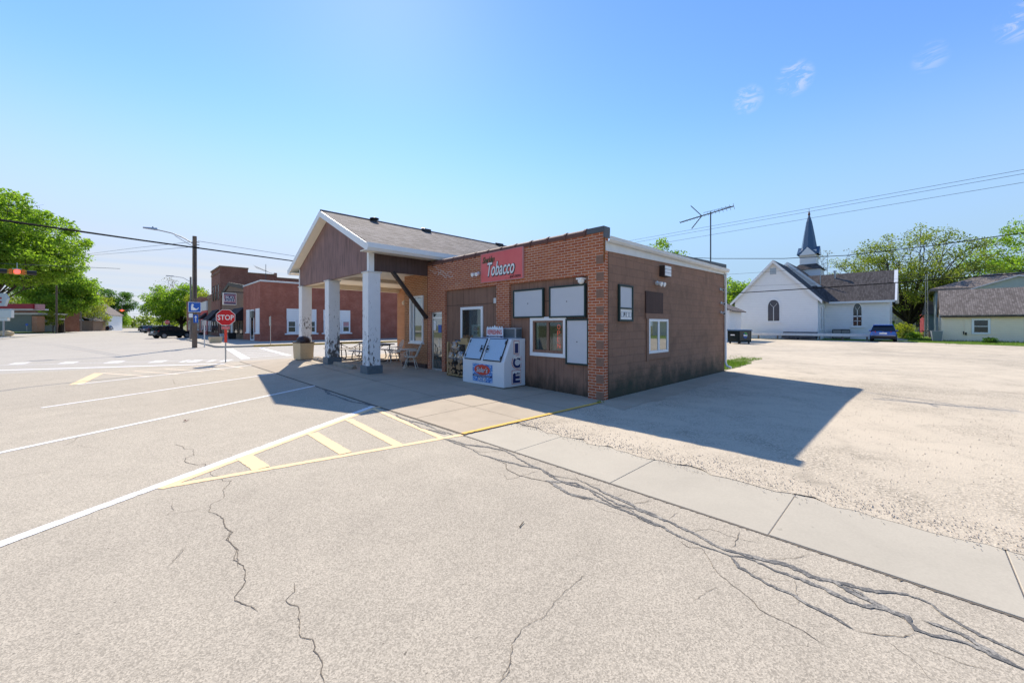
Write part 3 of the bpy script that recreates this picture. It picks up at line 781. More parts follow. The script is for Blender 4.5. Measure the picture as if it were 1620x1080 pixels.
# ------------------------------------------------------------------ the corner shop
shop = thing('store_building', 'low brown brick and block corner shop with a gabled drive-up canopy on white posts', 'shop building', (0,0,0))
fw = MB()
t = .22
fw.box(0,t, 0,7.6, 3.0,4.02)
fw.box(0,t, 0,.43, 0,3.0); fw.box(0,t, 3.21,3.77, 0,3.0); fw.box(0,t, 6.48,6.67, 0,3.0); fw.box(0,t, 7.41,7.6, 0,3.0)
fw.box(0,t, 6.67,7.41, 2.27,3.0)
front = fw.build('brick_wall', M['brick'], shop)
q = MB()
for k in range(0, 9): q.box(-.004, .02, -.004, .193, .406*k, .406*k+.2)
build_each(q, 'corner_block', M['cmu_trim'], shop)
sd = MB()                                                            # siding set into the two blocked-up bays
sd.box(.075,.2, .43,1.2, 0,3.0); sd.box(.075,.2, 2.33,3.21, 0,3.0); sd.box(.075,.2, 1.2,2.33, 0,1.0); sd.box(.075,.2, 1.2,2.33, 1.95,3.0); sd.box(.075,.2, 3.77,4.46, 0,3.0); sd.box(.075,.2, 5.62,6.48, 0,3.0); sd.box(.075,.2, 4.46,5.62, 2.39,3.0)
sdo = sd.build('siding_panel', M['siding'], shop)
sm = MB(); sm.box(.066,.08, .43,3.205, 2.43,2.445); sm.box(.066,.08, 3.775,6.475, 2.46,2.475); sm.build('siding_joint', M['brown_trim'], sdo)
# side wall of painted block, cut for the window
sw_ = MB()
sw_.box(.2,2.24, 0,.2, 0,3.9-.2); sw_.box(3.46,8.5, 0,.2, 0,3.7); sw_.box(2.24,3.46, 0,.2, 0,1.0); sw_.box(2.24,3.46, 0,.2, 1.97,3.7)
side = sw_.build('block_wall', M['cmu'], shop)
bw = MB(); bw.box(8.3,8.5, .2,7.6, 0,3.7); bw.box(.22,8.3, 7.4,7.6, 0,4.0); bw.build('rear_wall', M['cmu_trim'], shop)
rf = MB(); rf.hexa([(.22,.0,3.62),(8.55,0,3.72),(8.55,7.4,3.72),(.22,7.4,3.62),(.22,0,3.78),(8.55,0,4.10),(8.55,7.4,4.10),(.22,7.4,3.78)])
rf.build('flat_roof', M['flashing'], shop)
fl = MB(); fl.box(.25,8.2,.6,7.2,.01,.05); fl.build('floor', M['concrete'], shop)
fa = MB(); fa.prism([(.06,3.55),(8.55,3.74),(8.55,3.95),(.06,3.79)], 'y', -.03, -.002); fa.build('fascia_board', M['white_weathered'], shop)
fb = MB(); fb.prism([(2.2,3.86),(8.58,4.00),(8.58,4.14),(2.2,3.90)], 'y', -.05, .02); fb.build('roof_edge', M['flashing'], shop)
gu = MB()
for xa, xb, za, zb in ((.08,8.62,3.755,3.80),):
    prof = [(-.032,0),(-.11,0),(-.15,.05),(-.15,.115),(-.16,.125),(-.135,.125),(-.135,.06),(-.10,.02),(-.032,.02)]
    gu.add([(xa,y,za+z) for y,z in prof]+[(xb,y,zb+z+.02) for y,z in prof],
           [tuple(range(9)), tuple(range(17,8,-1))]+[(i,(i+1)%9,9+(i+1)%9,9+i) for i in range(9)])
gut = gu.build('gutter', M['white_weathered'], shop)
ds = MB(); ds.tube([(8.46,-.09,3.78),(8.46,-.06,3.70),(8.46,-.055,.35),(8.46,-.10,.22),(8.46,-.26,.16)], .042, 8); ds.build('downspout', M['white'], shop, smooth=True)
rs = MB(); rs.box(-.004,.05,-.02,-.003,3.3,3.86); rs.build('rust_streak', M['rust'], shop)
# parapet coping
cp = MB(); 
cp.tube([(.1,.45,4.03),(.1,7.6,4.05)], .115, 14)
for k in range(12): cp.cyl((.1,.5+.61*k,4.032),(.1,.56+.61*k,4.032), .135, n=14)
cp.build('clay_coping', M['tile_coping'], shop, smooth=True)
ce = MB(); ce.box(-.02,.26,-.03,.46,3.99,4.13); ce.box(-.012,.26,-.026,-.002,3.86,4.0); ce.build('coping_flashing', M['flashing'], shop, bevel=.012)
# efflorescence-free patched mortar is in the brick material; foundation grime strip
m = MB(); r = random.Random(4)
for st in ((7.52,3.86,-1),(7.2,3.92,-1),(6.95,3.60,-1)):
    y, z, _ = st
    for k in range(7):
        ny = y-r.uniform(.08,.2); m.box(-.0035,.0,ny,y,z-.006,z+.006); y = ny
        nz_ = z-.0677*r.choice((1,1,-1)); m.box(-.0036,.0,y-.006,y+.006,min(z,nz_),max(z,nz_)); z = nz_
m.build('mortar_repair', M['white_weathered'], front)
# --- windows and doors of the front
def frame_yz(m, x0, x1, y0, y1, z0, z1, w):
    m.box(x0,x1,y0,y1,z1-w,z1); m.box(x0,x1,y0,y1,z0,z0+w); m.box(x0,x1,y0,y0+w,z0+w,z1-w); m.box(x0,x1,y1-w,y1,z0+w,z1-w)
def frame_xz(m, x0, x1, y0, y1, z0, z1, w):
    m.box(x0,x1,y0,y1,z1-w,z1); m.box(x0,x1,y0,y1,z0,z0+w); m.box(x0,x0+w,y0,y1,z0+w,z1-w); m.box(x1-w,x1,y0,y1,z0+w,z1-w)
m = MB(); frame_yz(m, .03,.074, 1.13,2.40,.94,2.01,.10); w = m.build('window', M['white'], shop, bevel=.006); w['label'] = 'white trimmed serving window with brown sashes'
m = MB(); frame_yz(m, .05,.12, 1.23,2.30,1.04,1.91,.05); m.box(.045,.12,1.72,1.79,1.09,1.86); m.box(.04,.12,1.23,2.30,1.04,1.115); m.build('sash', M['siding'], w)
m = MB(); m.box(.072,.074,1.28,1.72,1.11,1.86); m.box(.10,.102,1.79,2.25,1.11,1.86); m.build('pane', M['glass'], w)
m = MB(); m.box(.55,.6,1.0,2.6,.7,2.2); m.build('dark_room_screen', M['dark_teal'], w)  # dark sheet standing in for the unlit room behind the panes
m = MB(); m.box(.25,.27,1.22,1.74,1.04,1.56); m.box(.16,.17,2.19,2.30,1.04,1.9); build_each(m, 'blind', M['cream'], w)
# neon letters, stacked
for k, ch in enumerate('OPEN'):
    lettering('neon_letter', ch, M['neon'], w, (.115,1.43,1.74-.165*k), (0,-1,0), (0,0,1), .095, .135, .012, fat=-.014)
m = MB(); frame_yz(m, .03,.074, 4.46,5.62,.15,2.39,.09); w = m.build('door', M['white'], shop, bevel=.006); w['label'] = 'white framed glass door with a poster'
m = MB(); m.box(.05,.054,4.55,5.53,.24,2.30); m.build('pane', M['glass'], w)
m = MB(); m.box(.30,.31,4.82,5.34,1.28,1.80); m.build('poster', M['ink_white'], w)
m = MB(); m.box(.285,.29,4.80,5.36,1.02,1.38); m.build('poster', M['poster'], w)
lettering('lettering', 'Cola', M['sign_red'], w, (.29,5.08,1.68), (0,-1,0), (0,0,1), .27, .12, .006, .4)
lettering('lettering', 'ICE COLD', M['ink_black'], w, (.29,5.08,1.53), (0,-1,0), (0,0,1), .27, .08, .006)
m = MB(); m.box(.6,.62,4.2,6.4,.05,2.6); m.build('dark_room_sheet', M['dark_teal'], w)  # flat dark sheet added as the room's darkness behind the door glass
m = MB(); frame_yz(m, .05,.11, 6.67,7.41,.13,2.27,.07); m.box(.05,.11,6.74,7.34,2.02,2.09); w = m.build('door', M['alu'], shop, bevel=.005); w['label'] = 'narrow aluminium framed glass entrance door'
m = MB(); m.box(.075,.079,6.74,7.34,.20,2.02); m.box(.075,.079,6.74,7.34,2.09,2.2); m.build('pane', M['glass_mirror'], w)
m = MB(); m.box(.066,.072,7.15,7.31,1.60,1.95); m.build('notice', M['ink_white'], w)
m = MB(); m.box(.066,.072,6.80,7.0,1.52,1.80); m.build('notice', M['blue_sign'], w)
m = MB(); m.tube([(.03,6.83,1.0),(-.01,6.83,1.02),(-.01,6.83,1.28),(.03,6.83,1.3)], .012, 6); m.build('handle', M['alu'], w)
m = MB(); m.box(.0,.11,6.66,7.42,.10,.14); m.build('threshold', M['alu'], w)
# --- side window, boarded opening above it
m = MB(); frame_xz(m, 2.24,3.46,-.035,.05,1.0,1.965,.075); m.box(2.80,2.89,-.03,.05,1.075,1.89); w = m.build('window', M['white'], shop, bevel=.006); w['label'] = 'white sliding window in the brown block side wall'
m = MB(); m.box(2.315,2.80,-.012,-.008,1.075,1.89); m.box(2.89,3.385,-.012,-.008,1.075,1.89); m.build('pane', M['glass_mirror'], w)
m = MB(); m.box(2.12,2.235,-.03,-.002,.80,1.99); m.box(3.465,3.56,-.03,-.002,.86,1.99); m.box(2.235,3.465,-.03,-.002,.84,.998); m.box(2.06,3.58,-.04,-.002,1.968,2.115); m.build('surround', M['cmu_trim'], w)
m = MB(); m.box(2.06,3.10,-.035,-.002,2.12,2.72); m.build('boarded_opening', M['shutter_wood'], shop)
# --- gabled house joined to the shop, behind the canopy
hw = MB()
hw.box(.15,.37, 7.6,8.12, 0,4.3); hw.box(.15,.37, 9.12,9.6, 0,4.3); hw.box(.15,.37, 8.12,9.12, 0,1.12); hw.box(.15,.37, 8.12,9.12, 2.92,4.3)
hw.box(.37,2.7, 9.4,9.6, 0,4.3); hw.box(2.7,2.92, 9.4,15.0, 0,4.3); hw.box(2.92,9.5, 14.8,15.0, 0,4.3); hw.box(9.3,9.5, 7.6,14.8, 0,4.3)
hw.prism([(7.4,4.3),(15.2,4.3),(11.35,6.1)], 'x', 9.3, 9.5)
hw.build('house_wall', M['brick_orange'], shop)
m = MB(); frame_yz(m, .10,.22, 8.12,9.12,1.10,2.94,.075); m.box(.06,.2,8.08,9.16,1.05,1.10); w = m.build('window', M['white'], shop, bevel=.006); w['label'] = 'tall white framed window under the canopy'
m = MB(); m.box(.17,.174,8.19,9.05,1.17,2.87); m.build('pane', M['glass_mirror'], w)
m = MB(); m.box(.13,.17,8.85,8.92,1.17,2.87); m.build('sash', M['white'], w)
# --- canopy
zr, ze, ya, yb, yr = 6.34, 4.46, 7.1, 15.6, 11.35
def roofz(y): return ze + (zr-ze)*(1-abs(y-yr)/(yr-ya))
cr = MB(); x0, x1 = -2.57, 9.7
for (y0_, y1_) in ((ya-.04, yr),(yb+.04, yr)):
    z0_ = roofz(y0_); cr.hexa([(x0,y0_,z0_-.07),(x1,y0_,z0_-.07),(x1,y1_,zr-.07),(x0,y1_,zr-.07),(x0,y0_,z0_),(x1,y0_,z0_),(x1,y1_,zr),(x0,y1_,zr)])
roof = cr.build('gable_roof', M['shingle'], shop)
m = MB(); m.tube([(x0,yr,zr+.0),(x1,yr,zr+.0)], .05, 8); m.build('ridge_cap', M['shingle'], roof)
m = MB()
for xv in (2.16, 6.9):
    m.hexa([(xv-.18,11.0,zr-.19),(xv+.18,11.0,zr-.19),(xv+.18,11.3,zr-.05),(xv-.18,11.3,zr-.05),(xv-.18,11.0,zr+.02),(xv+.18,11.0,zr+.02),(xv+.18,11.3,zr+.10),(xv-.18,11.3,zr+.10)])
build_each(m, 'box_vent', M['dark_metal'], roof, bevel=.015)
m = MB(); m.lathe([(.10,-.1),(.10,.03),(.19,.05),(.19,.09),(.08,.12)], (-.4,11.2,zr-.02), 14); m.build('turbine_vent', M['dark_metal'], roof, smooth=True)
ra = MB(); 
for (y0_, y1_) in ((ya-.04, yr),(yb+.04, yr)):
    z0_ = roofz(y0_)
    ra.hexa([(-2.60,y0_,z0_-.27),(-2.57,y0_,z0_-.27),(-2.57,y1_,zr-.25),(-2.60,y1_,zr-.25),(-2.60,y0_,z0_-.02),(-2.57,y0_,z0_-.02),(-2.57,y1_,zr-.01),(-2.60,y1_,zr-.01)])
build_each(ra, 'rake_board', M['white'], shop)
so = MB()
for (y0_, y1_) in ((ya+.03, yr),(yb-.03, yr)):
    z0_ = roofz(y0_)
    so.hexa([(-2.57,y0_,z0_-.25),(-2.262,y0_,z0_-.25),(-2.262,y1_,zr-.25),(-2.57,y1_,zr-.25),(-2.57,y0_,z0_-.22),(-2.262,y0_,z0_-.22),(-2.262,y1_,zr-.22),(-2.57,y1_,zr-.22)])
so.box(-2.57,9.5, 7.1,7.6, roofz(7.1)-.25, roofz(7.1)-.22); so.box(-2.57,9.5, 15.06,15.58, roofz(7.1)-.25, roofz(7.1)-.22)
so.build('soffit', M['cream'], shop)
ga = MB(); ga.prism([(7.6,3.60),(15.06,3.60),(15.06,roofz(15.06)-.2),(yr,zr-.2),(7.6,roofz(7.6)-.2)], 'x', -2.26,-2.16); ga.build('gable_wall', M['gable_wood'], shop)
fs = MB(); fs.box(-2.1,.0, 7.6,7.7, 3.63,4.42); fs.box(0,1.5,7.61,7.7,3.9,4.42); fs.build('side_fascia', M['fascia_wood'], shop)
fs = MB(); fs.box(-2.16,2.7, 14.96,15.06, 3.58,4.42); fs.build('far_fascia', M['cream_beam'], shop)
m = MB(); m.box(-2.285,-2.10,7.575,7.72,3.60,4.40); m.box(-2.285,-2.16,15.0,15.08,3.58,4.40); build_each(m, 'corner_trim', M['white'], shop)
eg = MB()
for sgn, yy in ((-1, ya-.04), (1, yb+.04)):
    z0_ = roofz(ya-.04); pr = [(0,-.02),(0,-.26),(sgn*.05,-.26),(sgn*.12,-.17),(sgn*.12,-.02)]
    eg.prism([(yy+a, z0_+b) for a, b in pr], 'x', -2.60, 9.6)
build_each(eg, 'eave_gutter', M['white'], shop)
cl = MB(); cl.box(-2.16,2.7,7.72,14.95,3.80,3.84); cl.box(.15,.37,7.72,9.6,3.80,3.83); ceil = cl.build('canopy_ceiling', M['cream'], shop)
bm_ = MB()
bm_.box(-2.15,-1.95,7.72,14.95,3.60,3.80); bm_.box(-1.95,.14,7.71,7.85,3.66,3.80); bm_.box(-1.95,2.7,14.75,14.95,3.57,3.80); bm_.box(-1.95,2.69,11.25,11.45,3.66,3.80)
bm_.build('ceiling_beam', M['cream_beam'], ceil)
for yc in (7.6, 11.2, 14.62):
    pz = .0; c = MB(); c.box(-2.30,-1.86, yc,yc+.44, .0,3.585); col = c.build('canopy_post', M['peel'], shop, bevel=.012)
    zb = slab_z(-2.1, yc)
    c = MB(); c.box(-2.36,-1.80, yc-.06,yc+.50, zb-.05,zb+.27); c.build('post_base', M['grey_base'], col, bevel=.02)
    c = MB(); c.box(-2.335,-1.825, yc-.035,yc+.475, 3.56,3.60); c.build('post_cap', M['white_weathered'], col, bevel=.008)
m = MB(); m.bar((-1.40,7.64,3.66),(-.02,7.64,2.05),.10,.16,(0,1,0)); m.build('brace', M['brown_trim'], shop, bevel=.008)
m = MB(); m.box(.06,.15,7.605,7.72,0,3.63); m.build('corner_conduit', M['brown_trim'], shop)
m = MB(); m.box(-.02,.148,7.75,9.5,.1,.30); m.build('dark_foot_strip', M['fascia_wood'], shop)  # dark strip along the foot of the wall

# ------------------------------------------------------------------ things fixed to the shop
t_ = thing('sign_board', 'faded red sign reading Tobacco above the brick pier', 'sign', (-.02,3.5,3.12))
m = MB(); m.box(-.055,-.005, 2.60,4.42,3.13,4.00); m.build('board', M['sign_red'], t_, bevel=.005)
m = MB(); frame_yz(m, -.060,-.002, 2.585,4.435,3.115,4.015,.016); m.build('edge_strip', M['pink_fascia'], t_)
YD, ZD = (0,-1,0), (0,0,1)
lettering('lettering', 'Tobacco', M['ink_black'], t_, (-.058,3.50,3.49), YD, ZD, 1.22, .46, .006, .32, .045)
lettering('lettering', 'Tobacco', M['ink_white'], t_, (-.064,3.51,3.50), YD, ZD, 1.18, .42, .006, .32, .012)
lettering('lettering', 'Sheridan', M['ink_black'], t_, (-.058,4.06,3.81), YD, ZD, .57, .20, .005, .35, .03)
lettering('lettering', 'Sheridan', M['ink_olive'], t_, (-.063,4.06,3.81), YD, ZD, .56, .19, .005, .35, .0)
lettering('lettering', '. . . and more', M['ink_black'], t_, (-.060,2.98,3.215), YD, ZD, .62, .11, .005, .3, .0)
def board(label, y0, y1, z0, z1, boltz):
    o = thing('blank_board', label, 'sign', (.06,(y0+y1)/2,z0), group='blank boards on the shop front')
    m = MB(); frame_yz(m, .0,.07, y0,y1,z0,z1,.045); m.build('frame', M['green_frame'], o, bevel=.006)
    m = MB(); m.box(.02,.065, y0+.045,y1-.045,z0+.045,z1-.045); m.build('panel', M['board_white'], o)
    m = MB(); yc, zc = (y0+y1)/2, (z0+z1)/2; m.cyl((.012,yc,zc),(.025,yc,zc),.014,n=8); m.build('bolt', M['dark_metal'], o)
board('blank white board in a dark green frame beside the brick pier', 1.88,3.05,1.99,2.80,0)
board('blank white board in a dark green frame under the security camera', .51,1.68,1.98,2.81,0)
board('tall blank white board between serving window and brick corner', .42,1.13,.79,1.95,0)
def floodlight(label, pos, nd, twin=True):
    o = thing('floodlight', label, 'light', pos)
    nd = Vector(nd); sd_ = Vector((-nd.y, nd.x, 0)); p = Vector(pos)
    m = MB(); m.cyl(p, p+nd*.05, .06, n=12); m.build('base', M['white_weathered'], o, smooth=True)
    for s in (-1,1):
        a = p+nd*.05; b = p+nd*.10+sd_*s*.10+Vector((0,0,-.02)); c = b+nd*.11+Vector((0,0,-.03))
        m = MB(); m.tube([a,b],[.016,.016],6); m.tube([b,b+(c-b)*.3,c],[.03,.055,.065],10); m.build('lamp_head', M['white'], o, smooth=True)
    return o
floodlight('white twin floodlight at the red sign edge', (-.005,4.58,3.43), (-1,0,0))
floodlight('small twin floodlight below the box on the block wall', (2.72,-.005,2.98), (0,-1,0))
def camera_(label, pos, nd, dome=False):
    o = thing('security_camera', label, 'security camera', pos, group='security cameras on the shop walls')
    nd = Vector(nd); sd_ = Vector((-nd.y, nd.x, 0)); p = Vector(pos)
    if dome:
        m = MB(); m.box(p.x-.09,p.x+.09,p.y-.09,p.y+.09,p.z+.03,p.z+.07); m.build('bracket', M['white'], o)
        m = MB(); m.ball(tuple(p),.085,.085,.08,12,8); m.build('dome', M['white'], o, smooth=True)
        return
    m = MB(); m.cyl(p, p+nd*.03, .05, n=10); m.tube([p+nd*.02, p+nd*.09+Vector((0,0,-.03))], .014, 6); m.build('bracket', M['white'], o)
    a = p+nd*.04+sd_*.12+Vector((0,0,-.02)); b = p+nd*.16-sd_*.14+Vector((0,0,-.05))
    m = MB(); m.tube([a,b], .045, 10); m.build('housing', M['white'], o, smooth=True)
    m = MB(); m.cyl(b, b+(b-a).normalized()*.012, .034, n=10); m.build('lens', M['black'], o)
camera_('white dome camera over the framed blank board', (-.02,.62,2.88), (-1,0,0), True)
camera_('topmost white camera beside the downspout', (8.02,-.005,3.14), (0,-1,0))
camera_('middle white camera beside the downspout', (8.1,-.005,2.63), (0,-1,0))
camera_('lowest white camera beside the downspout', (8.1,-.005,2.27), (0,-1,0))
o = thing('electrical_box', 'small pale box at the top of the door siding', 'electrical box', (.07,3.86,2.50)); m = MB(); m.box(.0,.075,3.79,3.90,2.46,2.62); m.build('cover', M['white_weathered'], o, bevel=.01); m = MB(); m.cyl((.05,3.845,2.62),(.05,3.845,3.0),.012,n=6); m.build('conduit', M['siding'], o)
o = thing('vent_box', 'white three-slat box under the side gutter', 'wall vent', (3.1,0,3.2))
m = MB(); m.box(2.92,3.34,-.16,0,3.19,3.50); m.build('case', M['brown_trim'], o, bevel=.01)
m = MB()
for k in range(3): m.box(2.935,3.325,-.175,-.161,3.205+.098*k,3.29+.098*k)
m.build('slat', M['white'], o)
o = thing('notice_frame', 'dark framed white notice board on the block wall', 'notice board', (.98,-.01,1.88))
m = MB(); frame_xz(m, .64,1.33,-.06,0,1.88,2.80,.05); m.box(.69,1.28,-.06,0,2.19,2.23); m.build('frame', M['green_frame'], o, bevel=.006)
m = MB(); m.box(.69,1.28,-.035,0,2.23,2.75); m.build('panel', M['board_white'], o)
m = MB(); m.box(.69,1.28,-.035,0,1.93,2.19); m.build('panel', M['ink_white'], o)
m = MB()
for k in range(4):
    x = .74+.135*k
    frame_xz(m, x,x+.11,-.042,-.034,1.99,2.12,.012)
m.build('marking', M['grey_panel'], o)
m = MB(); m.box(.90,.925,-.047,-.0425,2.03,2.11); m.build('marking', M['dark_metal'], o)
# aerial
o = thing('roof_antenna', 'tall television aerial on a mast over the block shop roof', 'antenna', (8.2,.4,4.0))
m = MB(); m.tube([(8.2,.4,3.9),(8.2,.4,6.2)], .025, 8); m.build('mast', M['antenna'], o)
a, b = at(1076,15.6,5.87), at(1161,14.6,6.22)
d = (b-a); m = MB(); m.bar(a, b, .035,.035)
sdv = Vector((-d.y, d.x, 0)).normalized()
for k in range(16):
    t0 = k/15; L = .16+.45*max(0,(t0-.35)); p = a+d*t0
    m.tube([p-sdv*L+Vector((0,0,-.05*L)), p+sdv*L], .007, 5)
c = a+d*.42
for up in (-1,1):
    e = c+Vector((0,0,.0)); f = at(1099 if up > 0 else 1100, 15.0, 0); f = Vector((c.x-d.x*.2, c.y-d.y*.2, c.z+up*.42)) - sdv*.10*up
    m.bar(c, f, .025,.025)
    for k in range(6):
        p = c+(f-c)*(k+1)/6; m.tube([p-sdv*.09, p+sdv*.09], .006, 5)
m.tube([a+d*.45+Vector((0,0,.10)), a+d*.95+Vector((0,0,.03))], .008, 5)
m.build('boom', M['antenna'], o)

# ------------------------------------------------------------------ freezer, firewood, patio
o = thing('ice_freezer', 'white slant-front ice freezer with two blue steel doors by the shop wall', 'ice freezer', (-.33,3.5,.05))
z0 = .085
prof = [(-.78,z0),(.06,z0),(.06,1.41),(-.48,1.41),(-.78,.77)]
m = MB(); m.prism(prof, 'y', 2.60, 4.42); body = m.build('cabinet', M['ice_white'], o, bevel=.018)
n_ = Vector((-.64,0,.30)).normalized(); s_ = Vector((.30,0,.64)).normalized(); p0 = Vector((-.78,0,.77))
def slope(y, s, h): return p0 + s_*s + n_*h + Vector((0,y,0))
for ya_, yb_, hs in ((3.60,4.30,1),(2.74,3.44,-1)):
    m = MB(); L = .67
    m.hexa([slope(ya_,.035,.0),slope(yb_,.035,.0),slope(yb_,L,.0),slope(ya_,L,.0),slope(ya_,.035,.035),slope(yb_,.035,.035),slope(yb_,L,.035),slope(ya_,L,.035)])
    d = m.build('door', M['tread'], o, bevel=.006)
    m = MB(); e = .018
    for (a,b,c,d2) in ((ya_-e,yb_+e,.01,.03),(ya_-e,yb_+e,L,L+.02),(ya_-e,ya_,.03,L),(yb_,yb_+e,.03,L)):
        m.hexa([slope(a,c,.0),slope(b,c,.0),slope(b,d2,.0),slope(a,d2,.0),slope(a,c,.03),slope(b,c,.03),slope(b,d2,.03),slope(a,d2,.03)])
    m.build('gasket', M['dark_metal'], d)
    yh = ya_+.05 if hs > 0 else yb_-.05
    m = MB(); m.tube([slope(yh,.26,.035),slope(yh,.26,.085),slope(yh,.44,.085),slope(yh,.44,.035)], .013, 6); m.box(*[c for ax in range(3) for c in (slope(yh,.35,.05)[ax]-.025, slope(yh,.35,.05)[ax]+.025)]); m.build('handle', M['dark_metal'], d)
    yk = yb_-.0 if hs > 0 else ya_+.0
    m = MB()
    for s in (.12,.58): m.hexa([slope(yk-.02,s-.05,.036),slope(yk+.02,s-.05,.036),slope(yk+.02,s+.05,.036),slope(yk-.02,s+.05,.036),slope(yk-.02,s-.05,.05),slope(yk+.02,s-.05,.05),slope(yk+.02,s+.05,.05),slope(yk-.02,s+.05,.05)])
    m.build('hinge', M['dark_metal'], d)
m = MB(); m.box(-.787,-.7805,3.06,3.93,.17,.68); lb = m.build('label', M['label_blue'], o)
m = MB()
pts = [(3.50+.345*math.cos(a), .515+.145*math.sin(a)) for a in [2*math.pi*i/28 for i in range(28)]]
m.prism(pts, 'x', -.7925, -.7872); m.build('label_oval', M['oval_red'], lb)
lettering('lettering', "Sisler's", M['ink_navy'], lb, (-.794,3.50,.515), YD, ZD, .52, .165, .003, .3, .03)
lettering('lettering', "Sisler's", M['ink_white'], lb, (-.797,3.50,.515), YD, ZD, .50, .15, .003, .3, .0)
m = MB(); m.box(-.790,-.7872,3.07,3.92,.315,.365); m.build('label_band', M['ink_navy'], lb)
lettering('lettering', 'PREMIUM PACKAGED', M['ink_white'], lb, (-.792,3.5,.34), YD, ZD, .70, .025, .002)
lettering('lettering', 'ICE', M['ink_navy'], lb, (-.790,3.5,.245), YD, ZD, .36, .10, .003, 0, .03)
lettering('lettering', 'ICE', M['ink_white'], lb, (-.793,3.505,.248), YD, ZD, .34, .085, .003)
for ch, z, w_, h_ in (('I',1.17,.13,.30),('C',.76,.29,.31),('E',.35,.28,.31)):
    lettering('ice_letter', ch, M['ink_redline'], body, (-.30,2.596,z), (1,0,0), ZD, w_+.085, h_+.075, .004, 0, .07)
    lettering('ice_letter', ch, M['ink_white'], body, (-.30,2.592,z), (1,0,0), ZD, w_+.05, h_+.045, .004, 0, .06)
    lettering('ice_letter', ch, M['ink_navy'], body, (-.305,2.588,z-.008), (1,0,0), ZD, w_, h_, .004, 0, .04)
    m = MB(); r_ = random.Random(int(z*100))                          # snow lying on the letter tops
    pts = [(-.30-w_/2-.01, z+h_/2+.02),(-.30+w_/2+.01, z+h_/2+.02)]
    k = 5
    for i in range(k+1): pts.append((-.30+w_/2+.01-(w_+.02)*i/k, z+h_/2-.03-(.05*r_.random() if i % 2 else 0)))
    m.prism(pts, 'y', 2.579, 2.585); m.build('snow_cap', M['ink_white'], body)
# crown-shaped sign and the compressor on top
m = MB(); r_ = random.Random(3); pts = [(3.80,1.41),(3.08,1.41)]
for i in range(15): pts.append((3.08+.72*i/14, 1.70+(.07 if i % 2 else 0)*r_.uniform(.4,1.1)+ (.02 if 4<i<10 else 0)))
m.prism(pts, 'x', -.36,-.35); tp = m.build('topper_sign', M['label_pale'], o)
lettering('lettering', 'REFRESHING', M['pink_wall'], tp, (-.364,3.44,1.585), YD, ZD, .62, .14, .003, 0, .02)
m = MB(); m.box(-.3635,-.3605,3.09,3.79,1.43,1.48); m.build('label_band', M['ink_navy'], tp)
lettering('lettering', 'PACKAGED ICE', M['ink_white'], tp, (-.365,3.44,1.455), YD, ZD, .5, .03, .002)
m = MB(); m.box(-.22,.04,2.72,3.25,1.412,1.71); cpz = m.build('compressor', M['grey_panel'], o, bevel=.01)
m = MB()
for k in range(12): m.box(-.19+.018*k,-.182+.018*k,2.708,2.719,1.44,1.68)
for k in range(18): m.box(-.231,-.221,2.75+.026*k,2.76+.026*k,1.44,1.68)
m.build('grille', M['grey_base'], cpz)
for x, y in ((-.70,2.68),(-.70,4.34),(-.02,2.68),(-.02,4.34)):
    m = MB(); m.cyl((x,y,.04),(x,y,.09),.03,n=10); m.build('foot', M['black'], o)

rk = thing('firewood_rack', 'raw lumber firewood rack beside the ice freezer', 'firewood rack', (-.25,5.2,.1))
m = MB()
for y in (4.66,5.66):
    for x in (-.42,-.04): m.box(x-.045,x+.045,y-.03,y+.03,.11,1.24)
m.build('post', M['lumber'], rk)
m = MB(); m.box(-.465,.0,4.60,5.72,.16,.20); m.box(-.466,-.375,4.55,5.12,1.18,1.27); m.build('rail', M['lumber'], rk)
def bundle(label, y0, z0, seed, wrapd):
    r = random.Random(seed); b = thing('firewood_bundle', label, 'firewood', (-.25,y0,z0), group='firewood bundles on the rack')
    spots = [(-.09,.09),(.08,.08),(0,.21),(-.12,.26),(.13,.24),(0,.06),(.02,.32)]
    mb = MB(); me_ = MB()
    for i, (dy, dz) in enumerate(spots):
        n = r.choice((3,5,6,7)); rad = r.uniform(.065,.095); ph = r.random()*6
        pts = [(y0+dy+rad*math.cos(ph+6.283*k/n)*r.uniform(.8,1.1), z0+dz+rad*math.sin(ph+6.283*k/n)*r.uniform(.8,1.1)) for k in range(n)]
        xa = -.49+r.uniform(-.03,.03)
        mb.prism(pts, 'x', xa, -.02); me_.prism([(y0+dy+(u-y0-dy)*.97, z0+dz+(w-z0-dz)*.97) for u, w in pts], 'x', xa-.006, xa+.01)
    mb.build('log', M['log_bark'], b); me_.build('log_end', M['log_end'], b)
    if wrapd:
        m = MB(); m.tube([(-.52,y0,z0+.19),(-.45,y0,z0+.19),(-.06,y0,z0+.19),(0,y0,z0+.19)], [.12,.215,.215,.12], 14); m.build('wrap', M['wrap'], b, smooth=True)
for i, (y0, z0_, lab, wr) in enumerate(((5.42,.20,'bottom bundle of split logs next to the rack post',False),(4.98,.20,'bottom bundle of split logs touching the freezer',False),
     (5.42,.57,'middle plastic wrapped bundle of split logs next to the rack post',True),(4.98,.57,'middle bundle of split logs touching the freezer',True),(5.25,.90,'topmost bundle of logs in shiny plastic wrap',True))):
    bundle(lab, y0, z0_, 30+i, wr)
o = thing('kindling_box', 'open brown box of split kindling on the rack rail', 'box', (-.3,4.85,1.27))
m = MB(); m.box(-.45,-.16,4.62,4.96,1.271,1.29).box(-.45,-.43,4.62,4.96,1.29,1.38).box(-.18,-.16,4.62,4.96,1.29,1.38).box(-.43,-.18,4.62,4.64,1.29,1.38).box(-.43,-.18,4.94,4.96,1.29,1.38); m.build('carton', M['lumber'], o)
m = MB(); r = random.Random(8)
